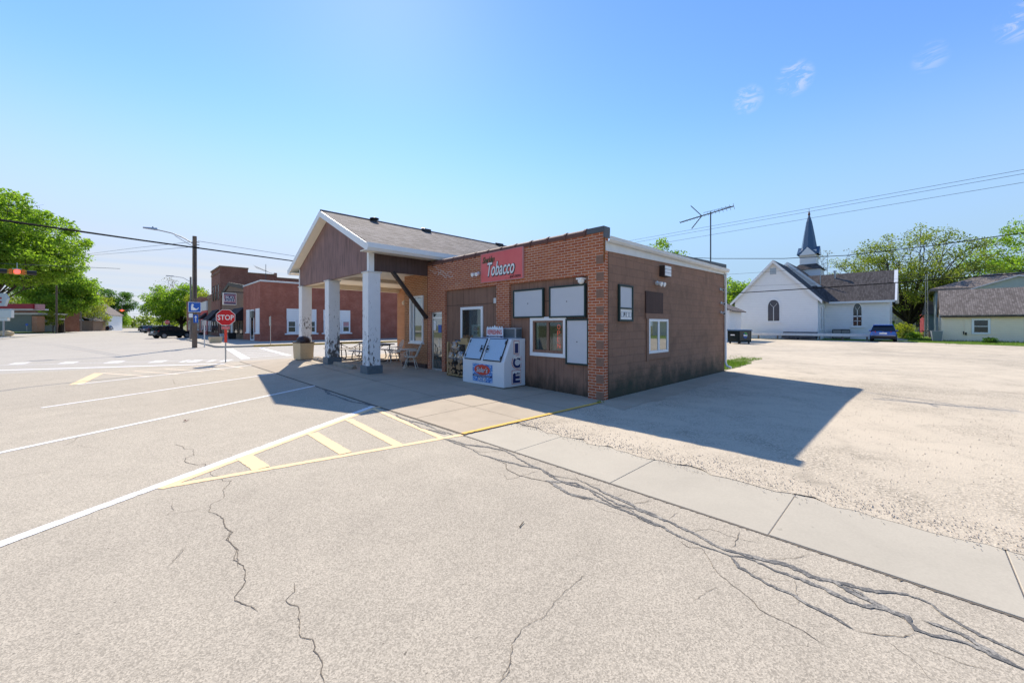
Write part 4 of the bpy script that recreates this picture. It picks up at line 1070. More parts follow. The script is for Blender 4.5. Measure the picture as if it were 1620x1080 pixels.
for k in range(40): a = Vector((r.uniform(-.4,-.2), r.uniform(4.68,4.9), 1.29)); m.bar(a, a+Vector((r.uniform(-.06,.06), r.uniform(-.05,.05), r.uniform(.10,.19))), .02,.02)
m.build('stick', M['log_end'], o)

def patio_chair(label, loc, rz):
    o = thing('patio_chair', label, 'chair', loc, rz, 'white metal patio chairs'); mt = M['patio_cream']
    m = MB(); m.lathe([(.0,.425),(.22,.425),(.225,.435),(.22,.45),(.0,.44)], n=22); m.build('seat', mt, o, world=False, smooth=True)
    for a in (45,135,225,315):
        c, s = math.cos(R(a)), math.sin(R(a))
        m = MB(); m.tube([(.10*c,.10*s,.43),(.19*c,.19*s,.36),(.24*c,.24*s,.22),(.30*c,.30*s,.05),(.345*c,.345*s,.012)], .014, 7); m.build('leg', mt, o, world=False, smooth=True)
    m = MB(); m.tube([(.2*math.cos(k*math.pi/8),.2*math.sin(k*math.pi/8),.28) for k in range(17)], .009, 6); m.build('stretcher', mt, o, world=False, smooth=True)
    # fan back: hoop and flat slats
    m = MB(); hoop = []
    for k in range(17):
        t = math.pi*k/16; y = -.27*math.cos(t)*(.72+.28*math.sin(t)); zz = .44+.52*math.sin(t)**.75
        hoop.append((-.19-.22*(zz-.44)/.52, y, zz))
    m.tube(hoop, .013, 7)
    for k in range(7):
        y0_ = -.12+.04*k; y1_ = -.225+.075*k; zt = .44+.52*(max(0,1-(y1_/.28)**2))**.45
        m.bar((-.19,y0_,.44), (-.19-.22*(zt-.44)/.52, y1_, zt), .026,.006,(1,0,0))
    m.build('backrest', mt, o, world=False, smooth=False)
    for s in (-1,1):
        m = MB(); m.tube([(-.28,s*.235,.66),(-.1,s*.275,.67),(.1,s*.27,.66),(.2,s*.25,.60),(.21,s*.235,.53),(.15,s*.225,.49),(.08,s*.225,.53),(.10,s*.225,.58),(.15,s*.225,.57)], .011, 6)
        m.tube([(.12,s*.19,.44),(.20,s*.22,.50)], .010, 6); m.tube([(0,s*.21,.44),(0,s*.26,.66)], .008, 6); m.build('armrest', mt, o, world=False, smooth=True)
    return o
c1 = at(650,14.7,0); c1.z = slab_z(c1.x,c1.y)
patio_chair('white metal fan-back chair between bistro table and shop door', c1, R(140))
c2 = at(623,16.5,0); c2.z = slab_z(c2.x,c2.y)
patio_chair('white metal fan-back chair beyond the bistro table near the picnic benches', c2, R(172))
tb = at(646,15.3,0); tb.z = slab_z(tb.x,tb.y)
o = thing('bistro_table', 'small round pale table between two white metal chairs', 'table', tb)
m = MB(); m.lathe([(0,.66),(.33,.66),(.345,.67),(.33,.69),(0,.69)], n=26); m.build('tabletop', M['patio_cream'], o, world=False, smooth=True)
m = MB(); m.cyl((0,0,.06),(0,0,.66),.03,n=10); m.build('pedestal', M['dark_metal'], o, world=False)
for a in (0,120,240):
    m = MB(); c, s = math.cos(R(a)), math.sin(R(a)); m.tube([(0,0,.12),(.15*c,.15*s,.09),(.27*c,.27*s,.015)], .016, 6); m.build('leg', M['dark_metal'], o, world=False)

def picnic(label, loc, rz):
    o = thing('picnic_table', label, 'picnic table', loc, rz, 'picnic tables under the canopy')
    m = MB(); m.box(-.92,.92,-.38,.38,.735,.775); m.build('tabletop', M['table_top'], o, world=False, bevel=.008)
    for s in (-1,1):
        m = MB(); m.box(-.92,.92,s*.70-.13,s*.70+.13,.43,.465); m.build('bench', M['table_top'], o, world=False, bevel=.008)
    for x in (-.6,.6):
        m = MB()
        for s in (-1,1):
            m.tube([(x,s*.30,.735),(x,s*.33,.40),(x,s*.36,.12),(x,s*.44,.04),(x,s*.62,.03),(x,s*.76,.05),(x,s*.80,.14),(x,s*.78,.30),(x,s*.72,.43)], .024, 8)
        m.tube([(x,-.4,.035),(x,.4,.035)], .024, 8); m.tube([(x,-.35,.70),(x,.35,.70)], .02, 6)
        m.build('tube_frame', M['brown_tube'], o, world=False, smooth=True)
    m = MB(); m.tube([(-.6,0,.70),(0,0,.42),(.6,0,.70)], .016, 6); m.build('brace', M['brown_tube'], o, world=False)
    return o
def onslab(x, y): return (x, y, slab_z(x,y))
picnic('tan picnic table with brown tube legs behind the middle canopy post', onslab(-.55,13.35), R(4))
picnic('tan picnic table with brown tube legs behind the peeling canopy post', onslab(-.30,11.25), R(92))

bx, by = -2.42, 13.95
o = thing('trash_receptacle', 'pebbled concrete litter bin with a brown dome lid by the far canopy post', 'litter bin', onslab(bx,by), R(12))
m = MB(); m.hexa([(-.29,-.29,0),(.29,-.29,0),(.29,.29,0),(-.29,.29,0),(-.32,-.32,.72),(.32,-.32,.72),(.32,.32,.72),(-.32,.32,.72)]); m.build('concrete_body', M['exposed_agg'], o, world=False, bevel=.02)
m = MB(); m.box(-.33,.33,-.33,.33,.72,.77); m.lathe([(.30,.77),(.30,.83),(.26,.93),(.17,1.0),(.0,1.03)], n=20); m.build('dome_lid', M['dome'], o, world=False, smooth=True)
def wheel_stop(label, x, y0, y1, seed):
    r = random.Random(seed); o = thing('wheel_stop', label, 'wheel stop', (x,(y0+y1)/2,slab_z(x,(y0+y1)/2)), group='concrete wheel stops between the posts')
    n = 14; m = MB(); vs = []
    for i in range(n+1):
        y = y0+(y1-y0)*i/n; z = slab_z(x,y); k = r.uniform(.85,1.1)*(.9 if i in (0,n) else 1)
        for (a, b) in ((-.13,0),(-.12,.07),(-.06,.14),(.06,.145),(.12,.07),(.13,0)):
            vs.append((x+a*k+r.uniform(-.012,.012), y, z+b*k+ (r.uniform(-.012,.012) if b else 0)))
    fs = [tuple(range(6)), tuple(range(n*6+5, n*6-1, -1))]
    for i in range(n):
        for j in range(6): fs.append((i*6+j, i*6+(j+1)%6, (i+1)*6+(j+1)%6, (i+1)*6+j))
    m.add(vs, fs); m.build('block', M['block_conc'], o)
wheel_stop('worn concrete wheel stop next to the peeling canopy post', -2.12, 9.15, 11.0, 1)
wheel_stop('worn concrete wheel stop next to the litter bin', -2.12, 11.95, 13.4, 2)
o = thing('wall_lantern', 'small brass lantern on the orange brick under the canopy', 'wall light', (2.66,14.2,3.0))
p = at(634.5,21.0,0); p = Vector((2.69, 14.0, 3.02))
m = MB(); m.cyl((2.7,14.0,3.05),(2.6,14.0,3.05),.04,n=8); m.lathe([(.02,.12),(.10,.03),(.09,-.1),(.03,-.14)], (2.55,14.0,3.0), 10); m.build('lamp_body', M['patio_cream'], o, smooth=True)

# ------------------------------------------------------------------ street furniture
def octagon(cx, cz, r): return [(cx+r*math.cos(R(22.5+45*k)), cz+r*math.sin(R(22.5+45*k))) for k in range(8)]
def stop_sign(label, x, y, zc, plate=True, red=True):
    o = thing('stop_sign', label, 'stop sign', (x,y,0))
    m = MB(); m.box(x-.028,x+.028,y-.02,y+.02,0,zc+.36); m.build('post', M['galv'], o)
    m = MB(); m.prism(octagon(x,zc,.412), 'y', y-.034,y-.028); bp = m.build('sign_plate', M['ink_white'], o)
    m = MB(); m.prism(octagon(x,zc,.388), 'y', y-.037,y-.0345); m.build('sign_face', M['red_sign'], bp)
    lettering('lettering', 'STOP', M['ink_white'], bp, (x,y-.039,zc), (1,0,0), ZD, .64, .255, .003, 0, .015)
    if plate:
        m = MB(); m.box(x-.165,x+.165,y-.034,y-.028,zc-.57,zc-.42); pp = m.build('plaque', M['ink_white'], o)
        m = MB(); m.box(x-.155,x+.155,y-.037,y-.0345,zc-.56,zc-.43); m.build('sign_face', M['red_sign'], pp)
        lettering('lettering', '4-WAY', M['ink_white'], pp, (x,y-.039,zc-.495), (1,0,0), ZD, .26, .075, .003)
        m = MB(); m.box(x-.055,x+.055,y-.034,y-.022,zc-1.20,zc-.575); m.build('reflector_strip', M['orange_red'], o)
    return o
stop_sign('red stop sign with a four-way plaque and red post strip at the crosswalk', -4.67,18.06,2.16)
p = at(264.5,76,0); stop_sign('far small red stop sign behind the parked black car', p.x, p.y, 2.4, False)

px_, py_ = -4.27, 34.78
o = thing('street_lamp', 'tall wooden street lamp pole with a curved arm and blue library sign', 'street lamp', (px_,py_,0))
m = MB(); m.tube([(px_,py_,0),(px_,py_,4),(px_,py_,8.85)], [.17,.155,.14], 14); m.build('pole', M['wood_pole'], o, smooth=True)
m = MB(); m.tube([(px_,py_,8.2),(px_-.7,py_,8.62),(px_-1.4,py_,8.88),(px_-2.3,py_,9.0)], .045, 8); m.tube([(px_,py_,7.95),(px_-1.2,py_,8.70)], .022, 6); m.build('arm', M['grey_panel'], o, smooth=True)
m = MB(); m.hexa([(px_-3.0,py_-.12,8.98),(px_-2.2,py_-.13,8.94),(px_-2.2,py_+.13,8.94),(px_-3.0,py_+.12,8.98),(px_-3.0,py_-.10,9.06),(px_-2.2,py_-.11,9.12),(px_-2.2,py_+.11,9.12),(px_-3.0,py_+.10,9.06)]); m.cyl((px_-2.45,py_,9.1),(px_-2.45,py_,9.2),.05,n=8); m.build('lamp_head', M['galv'], o, bevel=.02)
m = MB()
for k in range(3): m.cyl((px_+.14,py_,8.4-.2*k),(px_+.30,py_,8.4-.2*k),.03,n=8)
m.box(px_-.03,px_+.03,py_-.22,py_-.16,3.9,8.1); m.build('insulator', M['dark_metal'], o)
ys_ = py_-.22
m = MB(); m.box(px_-.42,px_+.38,ys_-.006,ys_,2.82,3.62); lp = m.build('library_sign', M['blue_sign'], o)
m = MB(); frame_xz(m, px_-.41,px_+.37,ys_-.009,ys_-.006,2.83,3.61,.025); m.build('border', M['ink_white'], lp)
m = MB(); cx_, cz_ = px_-.02, 3.22
m.prism([(cx_-.13+.075*math.cos(R(k*20)), cz_+.17+.075*math.sin(R(k*20))) for k in range(18)], 'y', ys_-.010, ys_-.0065)
m.prism([(cx_-.22,cz_+.10),(cx_-.10,cz_+.09),(cx_-.07,cz_-.02),(cx_+.04,cz_-.10),(cx_+.10,cz_-.16),(cx_+.22,cz_-.05),(cx_+.20,cz_-.01),(cx_+.26,cz_-.03),(cx_+.20,cz_-.16),(cx_+.08,cz_-.25),(cx_-.22,cz_-.25)], 'y', ys_-.010, ys_-.0065)
m.build('reader_symbol', M['ink_white'], lp)
m = MB(); m.box(px_-.10,px_+.20,ys_-.006,ys_,1.98,2.62); ap = m.build('arrow_sign', M['blue_sign'], o)
m = MB(); m.box(px_+.03,px_+.07,ys_-.010,ys_-.0065,2.06,2.42); m.prism([(px_-.04,2.40),(px_+.14,2.40),(px_+.05,2.55)], 'y', ys_-.010, ys_-.0065); m.build('arrow', M['ink_white'], ap)
m = MB(); m.box(px_-.38,px_-.14,ys_-.006,ys_,2.40,2.72); m.build('notice', M['ink_white'], o)

def lamp_post(label, x, y, top, arm):
    o = thing('street_lamp', label, 'street lamp', (x,y,.13), group='street lamps along the pavement')
    m = MB(); m.tube([(x,y,.1),(x,y,top)], [.12,.09], 10); m.build('pole', M['wood_pole_grey'], o, smooth=True)
    m = MB(); m.tube([(x,y,top-.6),(x-arm*.35,y,top-.15),(x-arm*.8,y,top-.06)], .03, 6); m.build('arm', M['galv'], o)
    m = MB(); m.box(x-arm-.2,x-arm*.75,y-.1,y+.1,top-.1,top+.0); m.build('lamp_head', M['galv'], o, bevel=.02)
lamp_post('grey street lamp pole on the pavement beyond the wooden lamp pole', -2.78, 54.6, 7.5, 2.0)
lamp_post('far grey street lamp pole above the black parked car', -1.25, 71.5, 7.2, 1.7)
o = thing('sign_post', 'grey street sign seen edge-on by the yellow kerb', 'sign', (.68,33.4,.13))
m = MB(); m.box(.655,.705,33.38,33.42,.1,2.58); m.build('post', M['galv'], o); m = MB(); m.box(.64,.652,33.1,33.7,1.75,2.52); m.build('sign_plate', M['galv'], o, bevel=.003)
o = thing('marker_post', 'thin white metal post beside the wooden lamp pole', 'post', (-3.62,35.1,.0))
m = MB(); m.box(-3.66,-3.58,35.08,35.12,0,2.05); m.build('post', M['white_weathered'], o); m = MB(); m.box(-3.75,-3.49,35.06,35.078,1.8,2.2); m.build('sign_plate', M['galv'], o)
def planter(label, px, d, w, h, mat, rz=0):
    p = at(px, d, .13); o = thing('planter', label, 'planter', p, rz, 'planters on the far pavement')
    m = MB(); m.hexa([(-w*.42,-w*.22,0),(w*.42,-w*.22,0),(w*.42,w*.22,0),(-w*.42,w*.22,0),(-w/2,-w*.28,h),(w/2,-w*.28,h),(w/2,w*.28,h),(-w/2,w*.28,h)]); m.build('trough', mat, o, world=False, bevel=.02)
    m = MB(); m.box(-w*.44,w*.44,-w*.22,w*.22,h-.02,h+.015); m.build('soil', M['crack'], o, world=False)
    return o
planter('empty tan concrete trough planter on the pavement corner', 341, 37.0, 1.0, .55, M['exposed_agg'], R(10))
planter('white planter box against the brown shopfront', 356, 50.5, 1.1, .6, M['white_weathered'])
planter('dark barrel planter against the brown shopfront', 367, 47.5, .85, .75, M['black'])

# ------------------------------------------------------------------ vehicles
def car(label, loc, rz, paint, group=None, roofrack=True, cat='car'):
    o = thing('parked_car', label, cat, loc, rz, group)
    st = [(-2.30,.50,.75,.98,.72,.80,.74),(-2.2,.36,.72,1.04,.84,.89,.84),(-1.75,.30,.70,1.06,.87,.92,.88),(-.8,.28,.70,1.05,.88,.93,.89),(.3,.28,.69,1.02,.88,.93,.89),
          (1.0,.28,.69,1.00,.88,.93,.87),(1.5,.29,.68,.97,.87,.92,.82),(2.0,.33,.64,.88,.83,.88,.74),(2.24,.42,.62,.76,.74,.80,.66),(2.30,.48,.60,.68,.68,.72,.60)]
    m = MB(); vs = []
    for x, zb, zm, zt, wb, wm, wt in st: vs += [(x,-wb,zb),(x,-wm,zm),(x,-wt,zt),(x,wt,zt),(x,wm,zm),(x,wb,zb)]
    n = len(st); fs = [tuple(range(6)), tuple(range(6*n-1, 6*n-7, -1))]
    for i in range(n-1):
        for j in range(6): fs.append((6*i+j, 6*i+(j+1)%6, 6*i+6+(j+1)%6, 6*i+6+j))
    m.add(vs, fs); m.build('body', paint, o, world=False, smooth=True)
    sp = [(-2.24,1.0),(-1.92,1.52),(-1.75,1.64),(-.9,1.70),(-.1,1.68),(.35,1.58),(1.25,.98)]
    wy = lambda z: .87-(z-1.0)*.33
    m = MB(); k = len(sp); vs = [(x,-wy(z),z) for x,z in sp]+[(x,wy(z),z) for x,z in sp]
    m.add(vs, [tuple(range(k)), tuple(range(2*k-1,k-1,-1)), (0,k,k+1,1), (5,k+5,k+6,6), (0,6,k+6,k)]); m.build('window_glass', M['glass_car'], o, world=False)
    m = MB()
    m.add([(x,s*(wy(z)+.004),z+.006) for s in (-1,1) for x,z in sp[1:6]], [(i,i+1,i+6,i+5) for i in range(4)])
    for s in (-1,1):
        def P(x, z): return (x, s*(wy(z)+.006), z)
        for a, b, w in (((-2.24,1.0),(-1.78,1.63),.13),((1.25,.98),(.35,1.58),.07),((.35,1.58),(-.1,1.68),.06),((-.1,1.68),(-.9,1.70),.06),((-.9,1.70),(-1.75,1.64),.06),((-.95,1.0),(-1.12,1.68),.09),((.12,1.0),(-.02,1.66),.08)):
            m.bar(P(*a), P(*b), w, .02, (0,1,0))
    m.hexa([(-2.08,-.66,1.60),(-1.75,-.68,1.63),(-1.75,.68,1.63),(-2.08,.66,1.60),(-2.06,-.66,1.63),(-1.75,-.68,1.67),(-1.75,.68,1.67),(-2.06,.66,1.63)])
    m.build('roof', paint, o, world=False)
    if roofrack:
        m = MB()
        for s in (-1,1): m.tube([(-1.6,s*.60,1.66),(-1.4,s*.60,1.73),(-.3,s*.60,1.74),(.0,s*.60,1.68)], .018, 6)
        m.build('roof_rail', M['alu'], o, world=False)
    m = MB(); m.box(-2.34,-2.05,-.86,.86,.34,.60); m.box(2.1,2.34,-.78,.78,.34,.5); m.box(-1.0,1.0,-.90,.90,.24,.36); m.build('bumper', M['black'], o, world=False, bevel=.05)
    m = MB(); m.box(-2.36,-2.2,-.84,.84,.60,.645); m.build('bumper_trim', M['alu'], o, world=False, bevel=.02)
    for s in (-1,1):
        m = MB(); m.hexa([(-2.34,s*.50,.90),(-2.05,s*.90,.92),(-1.95,s*.915,.94),(-2.30,s*.50,.97),(-2.34,s*.52,1.0),(-2.06,s*.895,1.06),(-1.96,s*.905,1.04),(-2.30,s*.52,1.02)]); m.build('tail_lamp', M['tail_red'], o, world=False)
        m = MB(); m.hexa([(2.15,s*.62,.74),(2.2,s*.45,.72),(2.0,s*.84,.76),(1.9,s*.84,.78),(2.12,s*.62,.84),(2.16,s*.45,.80),(2.0,s*.80,.86),(1.85,s*.80,.88)]); m.build('headlight', M['alu'], o, world=False)
        m = MB(); m.ball((.85,s*1.0,1.06),.07,.10,.07,8,6); m.build('mirror', paint, o, world=False, smooth=True)
        for x in (-1.38,1.36):
            m = MB(); m.cyl((x,s*.80,.40),(x,s*.935,.40),.43,n=22); m.build('wheel_arch', M['black'], o, world=False)
            m = MB(); m.tube([(x,s*.68,.36),(x,s*.72,.36),(x,s*.92,.36),(x,s*.955,.36)], [.30,.36,.36,.31], 22); w = m.build('wheel', M['rubber'], o, world=False, smooth=True)
            m = MB(); m.cyl((x,s*.955,.36),(x,s*.962,.36),.25,n=18)
            for a in range(5): m.bar((x,s*.966,.36),(x+.23*math.cos(a*1.2566),s*.966,.36+.23*math.sin(a*1.2566)),.05,.012,(0,1,0))
            m.build('rim', M['alu'], w, world=False)
    m = MB(); m.box(-2.325,-2.30,-.26,.26,.76,.90); m.build('number_plate', M['ink_white'], o, world=False)
    m = MB(); m.ball((-2.31,0,.965),.02,.06,.025,8,6); m.build('badge', M['alu'], o, world=False)
    return o
car('dark blue sport utility car seen from behind near the white church', (45.6,-3.05,.19), R(2), M['car_blue'])
p = at(272,55.5,0); car('black sport utility car parked across the street by the pavement', p, R(24), M['car_black'])
p = at(245,92,0); car('plum coloured car parked beyond the black car', p, R(35), M['car_purple'])
p = at(237.5,104,0); car('maroon car parked farthest along the shop side of the street', p, R(35), M['car_maroon'])
p = at(163,130,0); car('dark navy car parked under the leafy trees by the lawn', p, R(150), M['car_navy'])
p = at(180,150,0); car('dark red car parked behind the navy car', p, R(150), M['car_maroon'])
p = at(150,128,0); car('black car parked by the grey wooden pole', p, R(150), M['car_black'])

# dumpster
o = thing('dumpster', 'dark green steel dumpster with its lit end toned grey and a round emblem', 'dumpster', (32.5,6.15,E(32.5)), R(-30))
m = MB(); m.prism([(-.62,.18),(.62,.18),(.66,1.20),(-.66,1.20)], 'x', -.72,.72); m.build('bin', M['dumpster_green'], o, world=False, bevel=.02)
m = MB(); m.box(-.78,.78,-.72,.72,1.20,1.26); m.prism([(-.70,1.26),(.70,1.26),(.66,1.33),(-.66,1.30)], 'x', -.74,.74); m.build('lid', M['steeple_blue'], o, world=False, bevel=.01)
m = MB(); m.box(-.60,.60,-.672,-.655,.30,1.18); ep = m.build('lit_end_panel', M['dumpster_lit_grey'], o, world=False)  # end face toned paler grey for the light falling on it
m = MB()
for k in range(24):
    if k % 12 in (0, 11): continue
    a0, a1 = R(15*k), R(15*k+15)
    m.cur = 0
    m.prism([(.22*math.cos(a0),.78+.26*math.sin(a0)),(.22*math.cos(a1),.78+.26*math.sin(a1)),(.13*math.cos(a1),.78+.16*math.sin(a1)),(.13*math.cos(a0),.78+.16*math.sin(a0))], 'y', -.685,-.673)
build_each(m, 'emblem', M['blue_sign'], ep, world=False)
M['emblem_green'] = pm('emblem_green', (.06,.38,.08,1), .5)
m = MB()
for k in range(9):
    a0, a1 = R(-10+15*k), R(5+15*k)
    m.prism([(.23*math.cos(a0),.78+.27*math.sin(a0)),(.23*math.cos(a1),.78+.27*math.sin(a1)),(.13*math.cos(a1),.78+.16*math.sin(a1)),(.13*math.cos(a0),.78+.16*math.sin(a0))], 'y', -.690,-.6855)
m.build('emblem', M['emblem_green'], ep, world=False)
m = MB(); m.box(-.20,.22,-.69,-.674,.72,.84); m.build('emblem', M['ink_white'], ep, world=False)
m = MB(); m.box(-.735,-.722,-.22,.26,.76,.86); m.build('sticker', M['ink_white'], o, world=False)
for x in (-.55,.55):
    for y in (-.5,.5):
        m = MB(); m.cyl((x,y-.03,.09),(x,y+.03,.09),.09,n=12); m.box(x-.05,x+.05,y-.05,y+.05,.09,.19); m.build('caster', M['black'], o, world=False)
m = MB(); m.box(-.80,-.72,-.3,.3,.95,1.0); m.build('lift_pocket', M['dumpster_green'], o, world=False)

# ------------------------------------------------------------------ buildings across the cross street
def PY(px, y):                                                       # x and depth where image column px meets plane Y=y
    k = (px-CX)/FPX; d = FW + RT*k; t = (y-CAM.y)/d.y; return CAM.x+d.x*t, t
def PX(px, x):
    k = (px-CX)/FPX; d = FW + RT*k; t = (x-CAM.x)/d.x; return CAM.y+d.y*t, t
def sash_window(root, x0, x1, yf, z0, z1, nd, mat_frame, mat_glass, fw_=.09, split=True):
    """window on a wall facing -Y (nd='y') or -X (nd='x'); x0..x1 along the wall, yf the wall plane"""
    m = MB(); f = frame_xz if nd == 'y' else frame_yz
    if nd == 'y': frame_xz(m, x0,x1,yf-.07,yf+.02,z0,z1,fw_); (m.box(x0+fw_,x1-fw_,yf-.06,yf+.02,(z0+z1)/2-.03,(z0+z1)/2+.03) if split else 0)
    else: frame_yz(m, yf-.07,yf+.02,x0,x1,z0,z1,fw_); (m.box(yf-.06,yf+.02,x0+fw_,x1-fw_,(z0+z1)/2-.03,(z0+z1)/2+.03) if split else 0)
    w = m.build('window', mat_frame, root)
    m = MB()
    if nd == 'y': m.box(x0+fw_,x1-fw_,yf-.03,yf-.02,z0+fw_,z1-fw_)
    else: m.box(yf-.03,yf-.02,x0+fw_,x1-fw_,z0+fw_,z1-fw_)
    m.build('pane', mat_glass, w)
    return w
T = 41.9; TX = 1.67
tv = thing('brick_tavern', 'one-storey red brick tavern with white windows across the cross street', 'building', (TX,T,.13))
m = MB(); m.box(TX,24,T,T+.4,.0,6.3); m.box(TX,TX+.4,T+.4,50.2,.0,6.3); m.box(23.6,24,T+.4,50.2,0,6.3); m.box(TX+.4,23.6,49.8,50.2,0,6.3); m.build('wall', M['brick_red'], tv)
m = MB(); m.box(TX-.06,24.06,T-.06,T+.46,6.3,6.46); m.box(TX-.06,TX+.46,T+.46,50.26,6.3,6.46); m.build('coping', M['white_weathered'], tv, bevel=.02)
m = MB(); m.box(TX+.4,23.6,T+.4,49.8,5.8,6.0); m.build('roof', M['flashing'], tv)
for a, b, z0, z1 in ((4.10,7.10,.92,3.58),(7.85,10.90,.92,3.55)):
    m = MB(); m.box(a,b,T-.05,T-.003,2.35,z1); m.box(a-.18,b+.18,T-.16,T-.003,z0-.14,z0); sur = m.build('window_surround', M['clap_white'], tv)
    n = 3; w_ = (b-a)/n
    for k in range(n): sash_window(tv, a+w_*k+.02, a+w_*(k+1)-.02, T-.02, z0, 2.345, 'y', M['white'], M['glass_far'], .16)
m = MB(); m.box(9.95,10.75,T-.062,T-.052,1.65,2.15); m.build('window_notice', M['pink_fascia'], tv)
for a, b in ((46.7,48.4),(42.1,43.8)):
    m = MB(); m.box(TX-.05,TX-.003,a,b,1.0,3.55); m.box(TX-.14,TX-.003,a-.1,b+.1,.88,1.0); m.build('panelled_window', M['clap_white'], tv)
m = MB(); frame_yz(m, TX-.07,TX-.003,44.5,46.2,.13,3.5,.14); d = m.build('door', M['white'], tv); m = MB(); m.box(TX-.04,TX-.03,44.64,46.06,.27,3.36); m.build('pane', M['glass_far'], d)
m = MB(); m.box(TX-.3,TX-.07,44.3,45.1,2.6,3.3); m.build('door_sign', M['grey_green'], tv, bevel=.02)
# brown shopfront
b_ = thing('brown_shopfront', 'low tan brick shopfront with dark awnings between two red brick buildings', 'building', (TX,50.3,.13))
m = MB(); m.box(TX+.15,18,50.35,66.4,0,6.2); m.prism([(50.35,6.2),(66.4,6.2),(60,7.3)], 'x', TX+.15, 18); m.build('wall', M['brick_tan'], b_)
m = MB(); m.bar((TX+.1,50.3,6.3),(TX+.1,60.2,7.4),.5,.12,(1,0,0)); m.bar((TX+.1,60.2,7.4),(TX+.1,66.4,6.3),.5,.12,(1,0,0)); m.build('roof_edge', M['brown_trim'], b_)
for y0, y1 in ((50.6,57.2),(59.5,65.5)):
    m = MB(); m.hexa([(TX-1.25,y0,2.35),(TX+.14,y0,2.35),(TX+.14,y1,2.35),(TX-1.25,y1,2.35),(TX-1.22,y0,2.5),(TX+.14,y0,3.95),(TX+.14,y1,3.95),(TX-1.22,y1,2.5)]); m.build('awning', M['awning'], b_)
for y0, y1 in ((51.2,53.4),(54.2,56.4),(60.2,62.4)): sash_window(b_, y0,y1,TX+.14,.7,2.3,'x',M['brown_trim'],M['glass_far'],.12,False)
m = MB(); m.box(TX+.08,TX+.14,57.6,58.8,.13,2.3); m.build('door', M['white_weathered'], b_)
m = MB(); m.lathe([(.3,0),(.3,.4),(.42,.45),(.42,.6),(.1,.7)], (4.5,58.5,7.0), 10); m.lathe([(.3,0),(.3,.4),(.42,.45),(.42,.6),(.1,.7)], (4.5,52,6.3), 10); m.build('roof_vent', M['dark_metal'], b_)
# hanging beer sign
xa, _ = PY(352.3, 50.0); xb, dd = PY(374, 50.0)
o = thing('hanging_sign', 'cream framed beer sign with white block letters on the tan shopfront', 'sign', (xa,50,3.9))
zt, zb = hz(464.5,46.2), hz(483,46.2)
m = MB(); m.box(xa,xb,49.85,50.15,zb,zt); m.build('case', M['cream'], o, bevel=.03)
m = MB(); m.box(xa+.08,xb-.08,49.835,49.848,zb+.09,zt-.09); f_ = m.build('sign_face', M['pink_fascia'], o)
m = MB(); m.box(xa+.10,xb-.10,49.826,49.834,zb+.10,zb+.24); m.box(xa+.10,xb-.10,49.826,49.834,zt-.20,zt-.10); m.box(xa+.22,xb-.22,49.826,49.834,zb+.42,zt-.34); m.build('band', M['ink_navy'], f_)
lettering('lettering', 'BUD', M['ink_white'], f_, ((xa+xb)/2,49.815,(zt+zb)/2+.17), (1,0,0), ZD, .78, .30, .006, 0, .02)
lettering('lettering', 'LIGHT', M['ink_white'], f_, ((xa+xb)/2,49.815,(zt+zb)/2-.17), (1,0,0), ZD, 1.05, .30, .006, 0, .02)
m = MB(); m.box(xa-.1,TX+.16,49.96,50.04,zt+.1,zt+.18); m.box(xa+.2,xa+.26,49.97,50.03,zt,zt+.12); m.box(xb-.26,xb-.2,49.97,50.03,zt,zt+.12); m.build('bracket', M['dark_metal'], o)
# two-storey hall
h_ = thing('brick_hall', 'tall two-storey old brick hall with a stepped parapet', 'building', (TX,66.5,.13))
Y2 = 66.5
xs1, d1 = PY(392.5,Y2); xs2, d2 = PY(437.3,Y2)
m = MB(); m.box(TX,xs1,Y2,75.4,0,10.4); m.box(xs1,xs2,Y2,75.4,0,hz(435,d1)+.25); m.box(xs2,xs2+14,Y2,75.4,0,hz(441,d2)+.1); m.build('wall', M['brick_dark'], h_)
m = MB(); m.box(TX-.12,xs1+.05,Y2-.08,75.5,10.4,10.62); m.box(xs1+.05,xs2+.05,Y2-.06,75.5,hz(435,d1)+.25,hz(435,d1)+.42); m.box(xs2+.05,xs2+14,Y2-.06,75.5,hz(441,d2)+.1,hz(441,d2)+.26); m.box(TX-.1,TX-.002,Y2+.1,75.3,9.7,9.85); m.build('cornice', M['brick_tan'], h_)
for k in range(3): sash_window(h_, 67.6+2.5*k, 68.7+2.5*k, TX, 5.6, 8.0, 'x', M['brown_trim'], M['glass_far'], .1)
m = MB(); m.hexa([(TX-1.3,68,2.5),(TX-.002,68,2.5),(TX-.002,74.5,2.5),(TX-1.3,74.5,2.5),(TX-1.2,68,2.7),(TX-.002,68,4.2),(TX-.002,74.5,4.2),(TX-1.2,74.5,2.7)]); m.build('awning', M['awning'], h_)
for y0 in (68.3,70.6,72.9): sash_window(h_, y0,y0+1.8,TX,.6,2.45,'x',M['brown_trim'],M['glass_far'],.1,False)
m = MB(); m.box(9.5,9.9,70,70.4,9.6,10.6); m.build('chimney', M['brick_dark'], h_)
